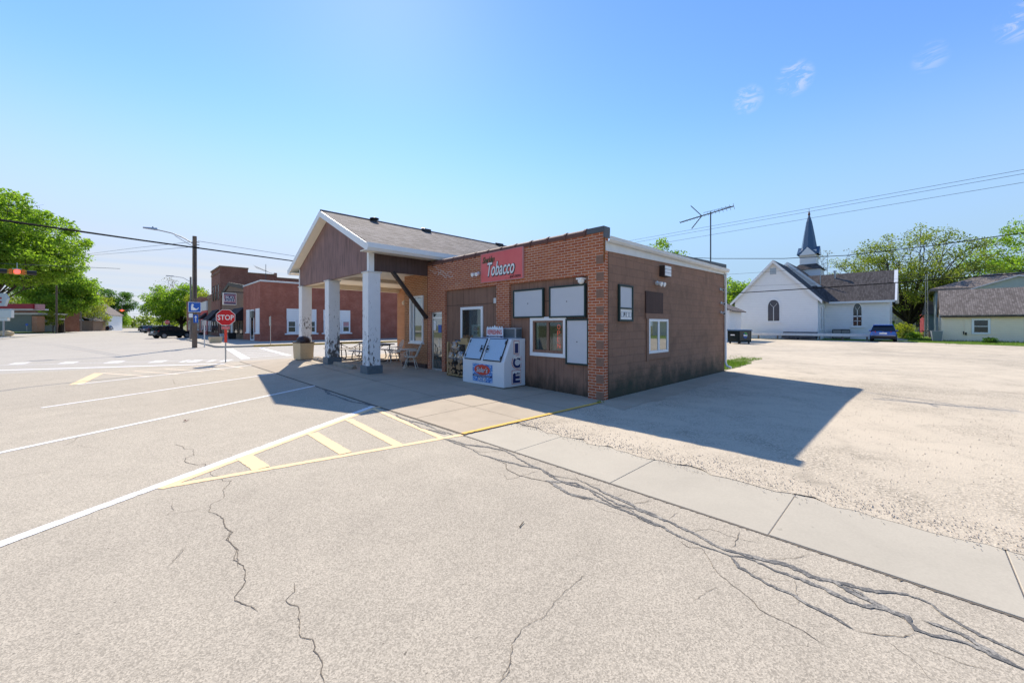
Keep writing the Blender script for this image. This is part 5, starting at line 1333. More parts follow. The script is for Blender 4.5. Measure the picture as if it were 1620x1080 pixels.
# further shops
f1 = thing('tan_shop', 'narrow tan brick shop beyond the tall hall', 'building', (TX,75.6,.13))
m = MB(); m.box(TX+.1,14,75.6,80.2,0,6.6); m.box(TX,TX+.3,75.6,80.2,6.2,6.9); m.build('wall', M['brick_tan'], f1)
for y0 in (76.2,78.3): sash_window(f1, y0,y0+1.4,TX+.1,.8,2.8,'x',M['white'],M['glass_far'],.1,False)
f2 = thing('coral_shop', 'coral painted shop with a white upper front down the street', 'building', (TX,80.4,.13))
m = MB(); m.box(TX,14,80.3,89,0,4.4); m.build('wall', M['pink_wall'], f2); m = MB(); m.box(TX-.1,14,80.28,89.02,4.4,6.0); m.build('upper_front', M['white_weathered'], f2)
for y0 in (81,83.6,86.2): sash_window(f2, y0,y0+1.6,TX,.8,2.8,'x',M['white'],M['glass_far'],.1,False)
m = MB(); m.hexa([(TX-1.1,80.6,2.9),(TX-.002,80.6,2.9),(TX-.002,84,2.9),(TX-1.1,84,2.9),(TX-1.0,80.6,3.0),(TX-.002,80.6,4.0),(TX-.002,84,4.0),(TX-1.0,84,3.0)]); m.build('awning', M['awning'], f2)
f3 = thing('brick_store', 'long brown brick store at the end of the shop row', 'building', (TX,89.3,.13))
m = MB(); m.box(TX,16,89.2,114,0,7.0); m.build('wall', M['brick_dark'], f3); m = MB(); m.box(TX-.08,16,89.15,114.05,7.0,7.2); m.build('coping', M['brick_tan'], f3)
for y0 in (91,95,99,103,107): sash_window(f3, y0,y0+2.2,TX,.8,2.8,'x',M['white'],M['glass_far'],.1,False)
o = thing('pavement_bench', 'dark bench on the pavement in front of the coral shop', 'bench', (.8,79.5,.13))
m = MB(); m.box(.5,.95,78.6,80.8,.52,.58); m.build('seat', M['black'], o); m = MB(); m.box(.95,1.0,78.6,80.8,.6,1.05); m.build('backrest', M['black'], o)
for y in (78.8,80.6):
    m = MB(); m.box(.55,.98,y-.03,y+.03,.13,.52); m.build('leg', M['dark_metal'], o)
# roof antenna on the hall
p0 = at(420.5,47,0)
o = thing('roof_antenna', 'small television aerial above the red tavern roof', 'antenna', (p0.x,p0.y,6.0))
m = MB(); m.tube([(p0.x,p0.y,5.9),(p0.x,p0.y,hz(418,47))], .03, 6); m.build('mast', M['antenna'], o)
a, b = at(404,47,hz(422,47)), at(434,47,hz(434,47)); m = MB(); m.bar(a,b,.05,.05)
for k in range(10):
    p = a+(b-a)*(k/9); m.tube([p+Vector((-.3,-.3,.2-.02*k)), p+Vector((.3,.3,-.2+.02*k))], .012, 4)
m.build('boom', M['antenna'], o)

# ------------------------------------------------------------------ church and its neighbours
ch = thing('white_church', 'white clapboard church with a dark roof and slate blue steeple', 'church', (50,5,.2))
g0 = .1
m = MB(); XC = 46.0; ym = 6.3
m.prism([(2.2,g0),(10.4,g0),(10.4,4.85),(ym,9.25),(2.2,4.85)], 'x', XC, XC+7.2)
m.prism([(1.0,g0),(11.6,g0),(11.6,4.75),(ym,9.85),(1.0,4.75)], 'x', XC+7.2, XC+24)
XW = 51.2
m.prism([(XW,g0),(58.4,g0),(58.4,4.75),(54.8,8.0),(XW,4.75)], 'y', -3.35, 5.9)
m.build('wall', M['clap_white'], ch)
def gable_x(m, x0, x1, ya, yb, ze, zr, ov=.45, th=.12):
    yr = (ya+yb)/2; k = (zr-ze)/((yb-ya)/2)
    for s, y in ((-1,ya),(1,yb)):
        yo = y+s*ov; zo = ze-k*ov
        m.hexa([(x0,yo,zo+.02),(x1,yo,zo+.02),(x1,yr,zr+.02),(x0,yr,zr+.02),(x0,yo,zo+th),(x1,yo,zo+th),(x1,yr,zr+th+.03),(x0,yr,zr+th+.03)])
def gable_y(m, y0, y1, xa, xb, ze, zr, ov=.4, th=.12):
    xr = (xa+xb)/2; k = (zr-ze)/((xb-xa)/2)
    for s, x in ((-1,xa),(1,xb)):
        xo = x+s*ov; zo = ze-k*ov
        m.hexa([(xo,y0,zo+.02),(xo,y1,zo+.02),(xr,y1,zr+.02),(xr,y0,zr+.02),(xo,y0,zo+th),(xo,y1,zo+th),(xr,y1,zr+th+.03),(xr,y0,zr+th+.03)])
m = MB(); gable_x(m, XC-.3, XC+7.15, 2.2, 10.4, 4.85, 9.25); gable_x(m, XC+7.15, XC+24.2, 1.0, 11.6, 4.75, 9.85); gable_y(m, -3.75, 5.9, XW, 58.4, 4.75, 8.0)
roof = m.build('roof', M['shingle_dark'], ch)
m = MB()
def rake(m, x, ya, yb, ze, zr, ov=.45):
    yr = (ya+yb)/2; k = (zr-ze)/((yb-ya)/2)
    for s, y in ((-1,ya),(1,yb)): m.hexa([(x-.04,y+s*ov,ze-k*ov-.22),(x,y+s*ov,ze-k*ov-.22),(x,yr,zr-.22),(x-.04,yr,zr-.22),(x-.04,y+s*ov,ze-k*ov+.13),(x,y+s*ov,ze-k*ov+.13),(x,yr,zr+.15),(x-.04,yr,zr+.15)])
rake(m, XC-.31, 2.2, 10.4, 4.85, 9.25); rake(m, XC+7.1, 1.0, 11.6, 4.75, 9.85)
m.box(XW-.5,XW-.36,-3.75,2.1,4.3,4.52); m.box(XW-.02,XW+.02,-3.35,-3.1,g0,4.3); m.box(XC-.02,XC+.14,2.18,2.34,g0,4.5)
m.bar((XW-.4,-3.78,4.45),(54.8,-3.78,8.1),.08,.3,(0,1,0)); m.bar((54.8,-3.78,8.1),(58.8,-3.78,4.45),.08,.3,(0,1,0))
build_each(m, 'trim', M['white'], ch)
def arch(y0, y1, z0, zs, zt, n=8):
    yc = (y0+y1)/2; pts = [(y0,z0),(y1,z0),(y1,zs)]
    for i in range(1, n): t = i/n; pts.append((y1+(yc-y1)*(1-math.cos(t*math.pi/2)) if False else yc+(y1-yc)*math.cos(t*math.pi/2)**.85, zs+(zt-zs)*math.sin(t*math.pi/2)))
    pts.append((yc,zt))
    for i in range(n-1, 0, -1): t = i/n; pts.append((yc-(y1-yc)*math.cos(t*math.pi/2)**.85, zs+(zt-zs)*math.sin(t*math.pi/2)))
    pts.append((y0,zs)); return pts
def church_window(x, ya, yb, za, zs, zt, gl, yframe=.14):
    m = MB(); m.prism(arch(ya-yframe,yb+yframe,za-yframe,zs,zt+yframe*1.5), 'x', x-.06, x-.002); m.box(x-.12,x-.002,ya-.25,yb+.25,za-.24,za-.141); w = m.build('arched_window', M['white'], ch)
    m = MB(); m.prism(arch(ya,yb,za,zs,zt), 'x', x-.075, x-.061); m.build('pane', gl, w)
    m = MB(); yc = (ya+yb)/2; hw_ = (yb-ya)/2
    m.box(x-.10,x-.076,yc-.035,yc+.035,za,zs+.05)
    for s in (-1,1):
        prev = None
        for i in range(7):
            t = i/6; p = (x-.088, yc+s*hw_*.62*math.sin(t*1.3)/math.sin(1.3)*1.0, zs+(zt-zs)*.55*t)
            if prev: m.bar(prev, p, .03,.05,(1,0,0))
            prev = p
    m.build('mullion', M['white_weathered'], w)
church_window(XC, 5.72, 6.85, 2.3, 3.9, 4.75, M['glass_arch'])
ya_, _ = PX(1363, XW); yb_, _ = PX(1350, XW)
church_window(XW, ya_, yb_, 1.75, 3.5, 4.25, M['glass_far'])
m = MB(); m.box(XW-.10,XW-.078,ya_,yb_,2.75,2.88); m.box(XW-.10,XW-.078,ya_+.06,yb_-.06,2.25,2.3); m.build('sash', M['white'], ch)
m = MB(); m.box(XC-.05,XC-.002,6.05,6.65,7.75,8.45); m.build('gable_vent', M['galv'], ch)
for x0 in (47.6,49.4): sash_window(ch, x0,x0+.8,2.2,1.2,4.0,'y',M['white'],M['glass_far'],.12)
m = MB(); ya_, _ = PX(1238,45.3); yb_, _ = PX(1292,45.3); m.prism([(44.6,.35),(45.98,.35),(45.98,1.05),(45.6,1.02)], 'y', min(ya_,yb_), max(ya_,yb_)); m.build('cellar_hatch', M['shingle_dark'], ch)
m = MB(); m.tube([(54.2,1.6,6.9),(54.2,1.6,8.4)], .09, 8); m.tube([(54.2,1.6,8.35),(54.2,1.6,8.5)], .16, 8); m.tube([(53.2,2.9,6.3),(53.2,2.9,8.1)], .05, 6); m.build('flue_pipe', M['galv'], roof)
# steeple
tc_ = at(1280, 56.5, 0); tw = .96
zf = lambda y: hz(y, 56.5)
m = MB(); m.box(tc_.x-tw,tc_.x+tw,tc_.y-tw,tc_.y+tw,6,zf(397)); 
m.build('tower', M['clap_white'], ch)
m = MB()
m.prism([(tc_.x-tw-.25,zf(404)),(tc_.x+tw+.25,zf(404)),(tc_.x+tw+.25,zf(403)),(tc_.x,zf(391)),(tc_.x-tw-.25,zf(403))], 'y', tc_.y-tw-.3, tc_.y+tw+.3)
m.prism([(tc_.y-tw-.25,zf(404)),(tc_.y+tw+.25,zf(404)),(tc_.y+tw+.25,zf(403)),(tc_.y,zf(391)),(tc_.y-tw-.25,zf(403))], 'x', tc_.x-tw-.3, tc_.x+tw+.3)
m.build('gable_skirt', M['steeple_blue'], ch)
m = MB()
m.prism([(tc_.y-tw,zf(405)),(tc_.y+tw,zf(405)),(tc_.y,zf(392.6))], 'x', tc_.x-tw-.34, tc_.x-tw-.302)
m.prism([(tc_.x-tw,zf(405)),(tc_.x+tw,zf(405)),(tc_.x,zf(392.6))], 'y', tc_.y-tw-.34, tc_.y-tw-.302)
m.build('gable_face', M['clap_white'], ch)
m = MB(); m.hexa([(tc_.x-1.75,tc_.y-1.75,zf(427.5)),(tc_.x+1.75,tc_.y-1.75,zf(427.5)),(tc_.x+1.75,tc_.y+1.75,zf(427.5)),(tc_.x-1.75,tc_.y+1.75,zf(427.5)),(tc_.x-1.03,tc_.y-1.03,zf(419)),(tc_.x+1.03,tc_.y-1.03,zf(419)),(tc_.x+1.03,tc_.y+1.03,zf(419)),(tc_.x-1.03,tc_.y+1.03,zf(419))]); m.build('tower_skirt', M['shingle_dark'], ch)
m = MB(); m.box(tc_.x-1.5,tc_.x+1.5,tc_.y-1.5,tc_.y+1.5,6,zf(427.8)); m.build('tower_base', M['clap_white'], ch)
m = MB(); m.lathe([(1.08,zf(402)),(.93,zf(393)),(.62,zf(370)),(.34,zf(351)),(.10,zf(341))], (tc_.x,tc_.y,0), 8); m.build('spire', M['steeple_blue'], ch)
m = MB(); m.lathe([(.05,0),(.16,.2),(.10,.5),(.03,.7),(.02,1.1)], (tc_.x,tc_.y,zf(342)), 8); m.build('finial', M['tile_coping'], ch)
for px, d, lab in ((1324,45.2,'dark louvred cooling unit by the church wall, beside the downspout'),(1337,45.0,'dark louvred cooling unit by the church wall, beside the arched window')):
    p = at(px, d); o = thing('cooling_unit', lab, 'cooling unit', p, R(8), 'cooling units beside the church')
    m = MB(); m.box(-.42,.42,-.42,.42,.05,1.12); m.build('case', M['ac_dark'], o, world=False, bevel=.03)
    m = MB()
    for k in range(9): m.box(-.43,-.421,-.36,.36,.16+.1*k,.2+.1*k)
    m.lathe([(.36,1.121),(.36,1.15),(.0,1.16)], n=14); m.build('grille', M['galv'], o, world=False)
o = thing('guard_rail', 'low white pipe guard rail along the gravel lot before the church', 'guard rail', (44.9,3.5,.2))
ya_, _ = PX(1378,44.9); yb_, _ = PX(1186,44.9)
m = MB(); m.box(44.83,44.97,ya_,yb_,.62,.92); m.build('rail', M['white_weathered'], o, bevel=.03)
y = ya_+.3
while y < yb_:
    m = MB(); m.box(44.97,45.1,y-.07,y+.07,.1,.86); m.build('post', M['wood_pole_grey'], o); y += 1.9
o = thing('white_shed', 'small white shed with a grey roof beyond the dumpster', 'shed', (34.5,9.6,.1))
yb_, d_ = PX(1154,36.0)
m = MB(); m.box(36,40,yb_,yb_+5,0,3.35); m.build('wall', M['clap_white'], o); m = MB(); gable_x(m, 35.7,40.3,yb_,yb_+5,3.35,4.6,.4); m.build('roof', M['shingle_brown'], o)
m = MB(); m.box(35.93,35.998,yb_+.3,yb_+.45,0,3.2); m.build('corner_trim', M['white'], o)
p = at(1157.5,58,0); o = thing('dark_garage', 'dark green garage doorway between shed and church', 'garage', p, R(15))
m = MB(); m.box(-.5,4,-2.2,2.2,0,3.3); m.build('wall', M['leaf_dark'] if False else M['dumpster_green'], o, world=False); m = MB(); m.box(-.55,-.5,-2.2,2.2,3.0,3.5); m.box(-.8,4.2,-2.5,2.5,3.5,4.6); m.build('roof', M['shingle_brown'], o, world=False); m = MB(); m.bar((-.56,2.2,3.2),(-.56,-.6,2.0),.05,.25); m.build('brace', M['white'], o, world=False)

# cream block garage at the lot's edge and houses behind it
gx = 50.0; gyb, _ = PX(1490, gx)
gr = thing('block_garage', 'cream painted block garage with a worn brown shingle roof', 'garage', (gx,gyb,.15))
m = MB(); m.box(gx,gx+7,gyb-16,gyb,.1,2.85); m.prism([(gx,2.85),(gx+7,2.85),(gx+3.5,5.2)], 'y', gyb-16, gyb); m.build('wall', M['clap_cream'], gr)
m = MB(); gable_y(m, gyb-16.4, gyb+.15, gx, gx+7, 2.9, 5.32, .35, .12); m.build('roof', M['shingle_brown'], gr)
m = MB(); m.box(gx-.34,gx-.30,gyb-16.4,gyb+.15,2.56,2.78); m.build('eave_board', M['brown_trim'], gr)
wa, _ = PX(1567, gx); wb, _ = PX(1537, gx)
sash_window(gr, wa, wb, gx, .95, 2.42, 'x', M['white'], M['glass_far'], .16)
m = MB(); m.box(gx-.04,gx-.003,wa-.5,wa-.03,.9,2.45); m.box(gx-.04,gx-.003,wb+.03,wb+.45,.9,2.45); m.box(gx-.05,gx-.003,gyb-.22,gyb+.03,.1,2.6); build_each(m, 'trim', M['clap_cream'], gr)
m = MB(); m.tube([(gx-.06,wb+.5,.9),(gx-.06,wb+.5,1.2)], .04, 6); m.box(gx-.1,gx-.003,wb+.3,wb+.42,.85,1.1); m.build('tap', M['dark_metal'], gr)
p = at(1481.5,38.6); o = thing('wheelie_bin', 'grey tapered refuse bin at the garage corner', 'bin', p, R(8))
m = MB(); m.hexa([(-.27,-.30,.05),(.27,-.30,.05),(.27,.30,.05),(-.27,.30,.05),(-.36,-.38,.98),(.36,-.38,.98),(.36,.38,.98),(-.36,.38,.98)]); m.build('tub', M['bin_grey'], o, world=False, bevel=.03)
m = MB(); m.box(-.38,.40,-.40,.40,.985,1.04); m.build('lid', M['bin_grey'], o, world=False, bevel=.02)
for s in (-1,1):
    m = MB(); m.cyl((.25,s*.30,.1),(.25,s*.36,.1),.1,n=12); m.build('wheel', M['black'], o, world=False)
hx = 68.0
ya_, d_ = PX(1480,hx); yb2, d2_ = PX(1700,hx)
hs = thing('grey_roofed_house', 'pale blue-grey house with a low grey roof behind the cream garage', 'house', (hx,ya_,.2))
ze = hz(455,d_-2)
m = MB(); m.box(hx,hx+9,yb2,ya_,0,ze); m.build('wall', M['blue_grey_sid'], hs)
m = MB(); m.hexa([(hx-.5,yb2,ze-.0),(hx+9.5,yb2,ze),(hx+9.5,ya_+.5,ze),(hx-.5,ya_+.5,ze),(hx+4,yb2,ze+1.9),(hx+5,yb2,ze+1.9),(hx+5,ya_-4.5,ze+1.9),(hx+4,ya_-4.5,ze+1.9)]); m.box(hx-.52,hx+9.52,yb2,ya_+.52,ze-.28,ze-.001); m.build('roof', M['shingle_brown'], hs)
m = MB(); m.box(hx-.05,hx-.002,ya_-8.5,ya_-.6,ze-.95,ze-.42); m.build('clerestory_window', M['glass_far'], hs)
yg, dg = PX(1612,hx-2)
m = MB(); m.prism([(yg-3.6,ze-.4),(yg+3.6,ze-.4),(yg,hz(437,dg))], 'x', hx-2, hx+4); m.box(hx-1.98,hx,yg-3.4,yg+3.4,0,ze-.4); m.build('gable_front', M['sage'], hs)
m = MB(); gable_x(m, hx-2.3, hx+4.2, yg-3.6, yg+3.6, ze-.4, hz(437,dg), .5, .14); m.build('gable_roof', M['white_weathered'], hs)
p = at(1483.5,56,0)
m = MB(); m.box(p.x-.4,p.x+2.5,p.y-1.2,p.y+1.3,0,3.3); m.build('porch_wall', M['blue_grey_sid'], hs); m = MB(); m.hexa([(p.x-.8,p.y-1.6,3.3),(p.x+2.6,p.y-1.6,3.3),(p.x+2.6,p.y+1.6,3.3),(p.x-.8,p.y+1.6,3.3),(p.x+1,p.y-1.2,5.4),(p.x+2.6,p.y-1.2,5.4),(p.x+2.6,p.y+1.2,5.4),(p.x+1,p.y+1.2,5.4)]); m.build('porch_roof', M['flashing'], hs)
m = MB(); m.lathe([(.0,-.5),(.55,-.2),(.6,.1),(.3,.5),(.0,.6)], (at(1485,56,0).x, at(1485,56,0).y, hz(462,56)), 10); m.build('water_tank', M['galv'], hs)
p = at(1476,62,0); o = thing('red_shed', 'dark red shed wall beside the pale blue house', 'shed', p, R(10))
m = MB(); m.box(0,3,-.9,.9,0,4.1); m.build('wall', M['red_wall'], o, world=False); m = MB(); m.box(-.15,3.1,-1.05,1.05,4.1,4.25); m.build('roof', M['flashing'], o, world=False)
p = at(1432,78,0); o = thing('distant_house', 'pale grey house seen through the big tree', 'house', p, R(12))
m = MB(); m.box(0,6,-4.5,4.5,0,4.2); m.prism([(-4.5,4.2),(4.5,4.2),(0,6.4)], 'x', 0, 6); m.build('wall', M['clap_house'], o, world=False)
m = MB(); gable_x(m, -.3, 6.3, -4.5, 4.5, 4.2, 6.4); m.build('roof', M['shingle_brown'], o, world=False)
for y in (-2.6,1.4):
    m = MB(); frame_yz(m, -.06,-.002,y,y+1.2,1.2,2.8,.1); w = m.build('window', M['white'], o, world=False); m = MB(); m.box(-.03,-.02,y+.1,y+1.1,1.3,2.7); m.build('pane', M['glass_far'], w, world=False)
p = at(1458,50,0); o = thing('wooden_railing', 'brown wooden steps railing beside the red shed', 'railing', p, R(-60))
for k in range(6):
    m = MB(); m.box(-1.6+.6*k-.04,-1.6+.6*k+.04,-.04,.04,.1,1.0); m.build('post', M['wood_pole'], o, world=False)
m = MB(); m.box(-1.7,1.5,-.05,.05,1.0,1.08); m.box(-1.7,1.5,-.03,.03,.5,.56); m.build('rail', M['wood_pole'], o, world=False)
o = thing('lattice_mast', 'thin grey lattice radio mast in front of the big spreading tree', 'mast', at(1466.5,52))
m = MB(); zt = hz(436,52)
for dx, dy in ((-.17,-.1),(.17,-.1),(0,.2)): m.tube([(dx,dy,0),(dx*.6,dy*.6,zt)], .022, 5)
for k in range(30):
    z = zt*k/30; a = [(-.17,-.1),(.17,-.1),(0,.2)]; f = 1-.4*k/30
    for i in range(3): p, q = a[i], a[(i+1)%3]; m.tube([(p[0]*f,p[1]*f,z),(q[0]*f,q[1]*f,z+zt/30)], .012, 4)
m.build('lattice', M['galv'], o, world=False)

# ------------------------------------------------------------------ bank drive-up and house on the street's other side
d_ = 86
p = at(30, d_, 0); bk = thing('bank_building', 'low grey bank drive-up with a flat red fascia roof', 'building', p)
FWv = lambda px, z, d=d_: at(px, d, z)
def wall_px(m, pxa, pxb, d, ya, yb, th=.4):                          # slab facing the crossing
    a, b = at(pxa,d,0), at(pxb,d,0); dr = (b-a).normalized(); n = Vector((-dr.y,dr.x,0))*th
    z0, z1 = max(0,hz(yb,d)), hz(ya,d)
    m.hexa([(a.x,a.y,z0),(b.x,b.y,z0),(b.x+n.x,b.y+n.y,z0),(a.x+n.x,a.y+n.y,z0),(a.x,a.y,z1),(b.x,b.y,z1),(b.x+n.x,b.y+n.y,z1),(a.x+n.x,a.y+n.y,z1)])
m = MB(); wall_px(m, -45,52,d_,480.5,488,2); m.build('fascia', M['red_roof'], bk)
m = MB(); wall_px(m, 52.2,61,d_+.3,481,490,1.2); m.build('fascia_end', M['pink_fascia'], bk)
m = MB(); wall_px(m, -45,60,d_+.3,488.2,490.5,2); m.build('soffit', M['white_weathered'], bk)
m = MB(); wall_px(m, -40,50,d_+3,497.5,525,5); m.build('wall', M['grey_green'], bk)
m = MB(); wall_px(m, -40,60,d_+2.5,494.8,497.4,6); m.build('gutter_band', M['white_weathered'], bk)
m = MB(); wall_px(m, 50.5,58,d_+1,500,525,1.5); m.build('brick_pier', M['pink_fascia'] if False else M['brick_orange'], bk)
m = MB(); wall_px(m, 20,84,d_+12,489.5,525,6); m.build('rear_wall', M['brick_dark'], bk)
m = MB(); wall_px(m, 58,72,d_+6,503,505.5,4); m.build('porch_roof', M['white_weathered'], bk)
m = MB(); wall_px(m, 69.8,71,d_+6,505.6,525,.5); m.build('porch_post', M['white_weathered'], bk)
m = MB(); wall_px(m, 78,81,d_+11.5,508,525,.5); m.build('door', M['black'], bk)
p = at(2,62,0); o = thing('pylon_sign', 'white stepped roadside sign on posts before the red fascia roof', 'sign', p)
m = MB(); a = at(-30,62,0); 
m2 = MB(); dr = RT; n = Vector((-dr.y,dr.x,0))*.3
pts = [(-30,466),(6,463.5),(11.5,472),(6.5,484),(-30,484)]
vs = [tuple(at(x,62,hz(y,62))) for x,y in pts] ; vs2 = [tuple(Vector(v)+FW*.35) for v in vs]; k = len(pts)
m2.add(vs+vs2, [tuple(range(k)), tuple(range(2*k-1,k-1,-1))]+[(i,(i+1)%k,k+(i+1)%k,k+i) for i in range(k)]); m2.build('panel', M['white_weathered'], o)
m = MB(); wall_px(m, -30,18,62,491,502.5,.35); wall_px(m, -30,11.5,62.1,502.7,507.5,.35); m.build('reader_board', M['cream'], o)
m = MB(); wall_px(m, -30,17,62.2,488.5,490.8,.3); m.build('cap', M['white_weathered'], o)
m = MB(); wall_px(m, 4,5.5,62.2,507.5,531,.15); m.build('post', M['galv'], o)
m = MB()
for x, y in ((-12,470),(-6,470),(-1,470),(-12,476),(-6,476),(-1,476)): wall_px(m, x,x+3.2,61.96,y,y+3,.03)
m.build('mark', M['pink_wall'], o)
p = at(8.5,63.5,0); o = thing('boulder', 'round tan boulder under the roadside sign', 'boulder', p)
m = MB(); m.ball((0,0,.42),.95,.6,.5,14,9); b = m.build('rock', M['exposed_agg'], o, world=False, smooth=True)
for v in b.data.vertices: v.co *= 1+.12*math.sin(v.co.x*7+v.co.y*5)*math.cos(v.co.z*6)
p = at(42,112,0); o = thing('blue_sign', 'small blue sign on a post against the bank wall', 'sign', p)
m = MB(); wall_px(m, 40.2,44,d_+.3,511.8,515,.06); m.build('sign_plate', M['blue_sign'], o); m = MB(); wall_px(m, 42,42.5,d_+.35,515,523.5,.06); m.build('post', M['galv'], o)
p = at(143,128,0); o = thing('white_house', 'white gabled house behind the parked navy cars', 'house', p, R(-20))
m = MB(); m.box(-4.5,4.5,0,9,0,5.4); m.prism([(-4.5,5.4),(4.5,5.4),(0,9)], 'y', 0, 9); m.build('wall', M['clap_white'], o, world=False)
m = MB(); gable_y(m, -.4, 9.4, -4.5, 4.5, 5.4, 9.0); m.build('roof', M['shingle_brown'], o, world=False)
for x in (-3,1.6):
    m = MB(); frame_xz(m, x,x+1.3,-.08,0,1.3,3.2,.12); w = m.build('window', M['white'], o, world=False); m = MB(); m.box(x+.12,x+1.18,-.04,-.03,1.42,3.08); m.build('pane', M['glass_far'], w, world=False)
p = at(112,118,0); o = thing('brown_house', 'low brown house half hidden behind the street trees', 'house', p, R(-20))
m = MB(); m.box(-5,5,0,7,0,3.2); m.build('wall', M['brick_tan'], o, world=False); m = MB(); gable_y(m, -.4, 7.4, -5, 5, 3.2, 5.2); m.build('roof', M['shingle_brown'], o, world=False)

# ------------------------------------------------------------------ poles, wires, flashing beacons
poles = []
def upole(label, px, d, ytop, arms=1, transformer=False, mat='wood_pole_grey', r0=.16):
    p = at(px, d, 0); zt = hz(ytop, d); o = thing('utility_pole', label, 'utility pole', p, 0, 'utility poles along the main street')
    m = MB(); m.tube([(0,0,0),(0,0,zt)], [r0, r0*.75], 10); m.build('pole', M[mat], o, world=False, smooth=True)
    for k in range(arms):
        m = MB(); m.box(-1.25,1.25,-.06,.06,zt-.5-.9*k,zt-.36-.9*k)
        for x in (-1.15,-.5,.5,1.15): m.cyl((x,0,zt-.36-.9*k),(x,0,zt-.18-.9*k),.05,n=6)
        m.build('crossarm', M[mat], o, world=False)
    if transformer:
        m = MB(); m.cyl((.1,-.38,zt-2.6),(.1,-.38,zt-1.5),.27,n=12); m.build('transformer', M['galv'], o, world=False)
    poles.append((p.x, p.y, zt)); return o
upole('brown footed wooden utility pole at the lawn edge by the bank', 89.5, 88, 449, 0, False, 'wood_pole', .2)
upole('grey utility pole with transformer before the white house', 128, 110, 452, 1, True)
upole('utility pole with a wide crossarm by the navy cars', 154.5, 128, 467, 1)
upole('utility pole behind the dark red car', 172, 155, 476, 1)
upole('slim far utility pole past the dark green trees', 184, 190, 484, 1)
upole('farthest utility pole on the street before the tree line', 196, 240, 492, 1)
upole('dark utility pole beside the red warning beacon', 212, 300, 499, 1)
upole('grey pole standing in the leafy tree across the street', 257, 118, 482, 0)
def wire(label, pts, r, mat, sag=0.0, n=24, group='overhead wires'):
    P = [Vector(p) for p in pts]; Q = []
    for a, b in zip(P, P[1:]):
        for i in range(n): t = i/n; q = a+(b-a)*t; q.z -= sag*4*t*(1-t); Q.append(q)
    Q.append(P[-1]); o = MB().tube(Q, r, 5).build('overhead_wire', M[mat]); tag(o, label, 'wire', group); return o
A = lambda px, py, d: at(px, d, hz(py, d))
wire('thick black cable sweeping over the crossing to the canopy roof', [A(-260,311,9), A(0,348,11.5), A(230,381,17), A(465,413,25), A(600,431,34)], .034, 'wire')
wire('black cable carrying the red beacon over the crossing', [A(-400,395,30), A(26,418,36), A(190,425,46)], .022, 'wire_thin')
wire('thin wire from the wooden lamp pole towards the canopy', [(px_+.2,py_,8.5), A(465,405,38), A(560,428,44)], .016, 'wire_thin')
wire('upper thin wire from the wooden lamp pole over the street', [(px_-.1,py_,8.4), A(215,392,46), A(130,403,60), A(60,402,75)], .016, 'wire_thin')
wire('lower thin wire from the wooden lamp pole over the street', [(px_-.1,py_,8.0), A(215,398,48), A(130,405,64), A(60,404,76)], .016, 'wire_thin')
def along(px1, py1, px2, py2, x):                                    # straight run along the lot's back line X=x
    y1, d1 = PX(px1, x); y2, d2 = PX(px2, x); return (x,y1,hz(py1,d1)), (x,y2,hz(py2,d2))
for lab, a_, b_, r_, mt, sg in (('topmost thin power line above the steeple',(1760,243),(985,383),.012,'wire_thin',0),('second thin power line above the steeple',(1760,250),(985,387),.012,'wire_thin',0),
        ('third thin power line crossing the steeple',(1760,265),(985,395),.012,'wire_thin',0),('thick black telephone cable crossing the church front',(1760,421),(1100,467),.035,'wire',.1),
        ('thin wire over the church gable by the vent',(1700,392),(1100,437),.010,'wire_thin',.1),('low thin wire before the church wall',(1700,420),(1100,455),.008,'wire_thin',.2)):
    p, q = along(*a_, *b_, 29.5); wire(lab, [p,q], r_, mt, sg)
wire('twisted black service cable over the church roof', [A(1760,345,24), A(1620,368,28), A(1480,388,33), A(1340,404,39), A(1240,409,44), A(1130,409,50), A(1000,404,58), A(860,396,66)], .035, 'wire', 0, 8)
for y0, y1 in ((467,461),(481,474),(495,489)):
    wire('thin street wire crossing far down the road', [A(150,y0+3,150), A(200,y0+2,150), A(330,y1,120)], .03, 'wire_thin', .2, 12)
def beacon(label, px, py, d, s=1.0):
    p = A(px, py, d); o = thing('flashing_beacon', label, 'traffic signal', p, math.atan2(p.y-CAM.y, p.x-CAM.x) - math.pi/2)
    m = MB(); m.box(-.17*s,.17*s,-.12*s,.18*s,-.17*s,.17*s); m.box(-.42*s,.42*s,.0,.15*s,-.13*s,.13*s); m.build('housing', M['curb_yellow'], o, world=False, bevel=.02)
    m = MB(); m.lathe([(0,0),(.15*s,0),(.12*s,.04*s),(0,.06*s)], n=18); q = m.build('lens', M['signal_red'], o, world=False, smooth=True); q.location = (0,-.125*s,0); q.rotation_euler = (R(90),0,0)
    m = MB()
    for sg in (-1,1):
        m.tube([(sg*.42*s,.07*s,0),(sg*.85*s,.07*s,0)], .15*s, 14); m.box(sg*.18*s,sg*.40*s,-.10*s,-.02*s,-.16*s,.16*s) if False else 0
    m.build('visor', M['black'], o, world=False)
    m = MB()
    for sg in (-1,1): m.box(sg*.19*s,sg*.34*s,-.13*s,-.02*s,-.17*s,.17*s)
    m.build('orange_cheek', M['beacon_orange'], o, world=False)
    m = MB(); m.tube([(0,.05*s,.17*s),(0,.05*s,.62*s)], .025*s, 6); m.box(-.2*s,.2*s,0,.1*s,.17*s,.22*s); m.build('hanger', M['galv'], o, world=False)
    return o
M['beacon_orange'] = pm('orange_enamel', (.62,.17,.015,1), .5, .1, 4)
beacon('red flashing beacon with black visors hung over the crossing', 27, 430, 36, 1.35)
beacon('tiny red beacon hung far down the street', 193, 491, 140, 2.0)
wire('thin span wire holding the far beacon', [A(150,486,140), A(193,489.3,140), A(240,487,140)], .02, 'wire_thin')

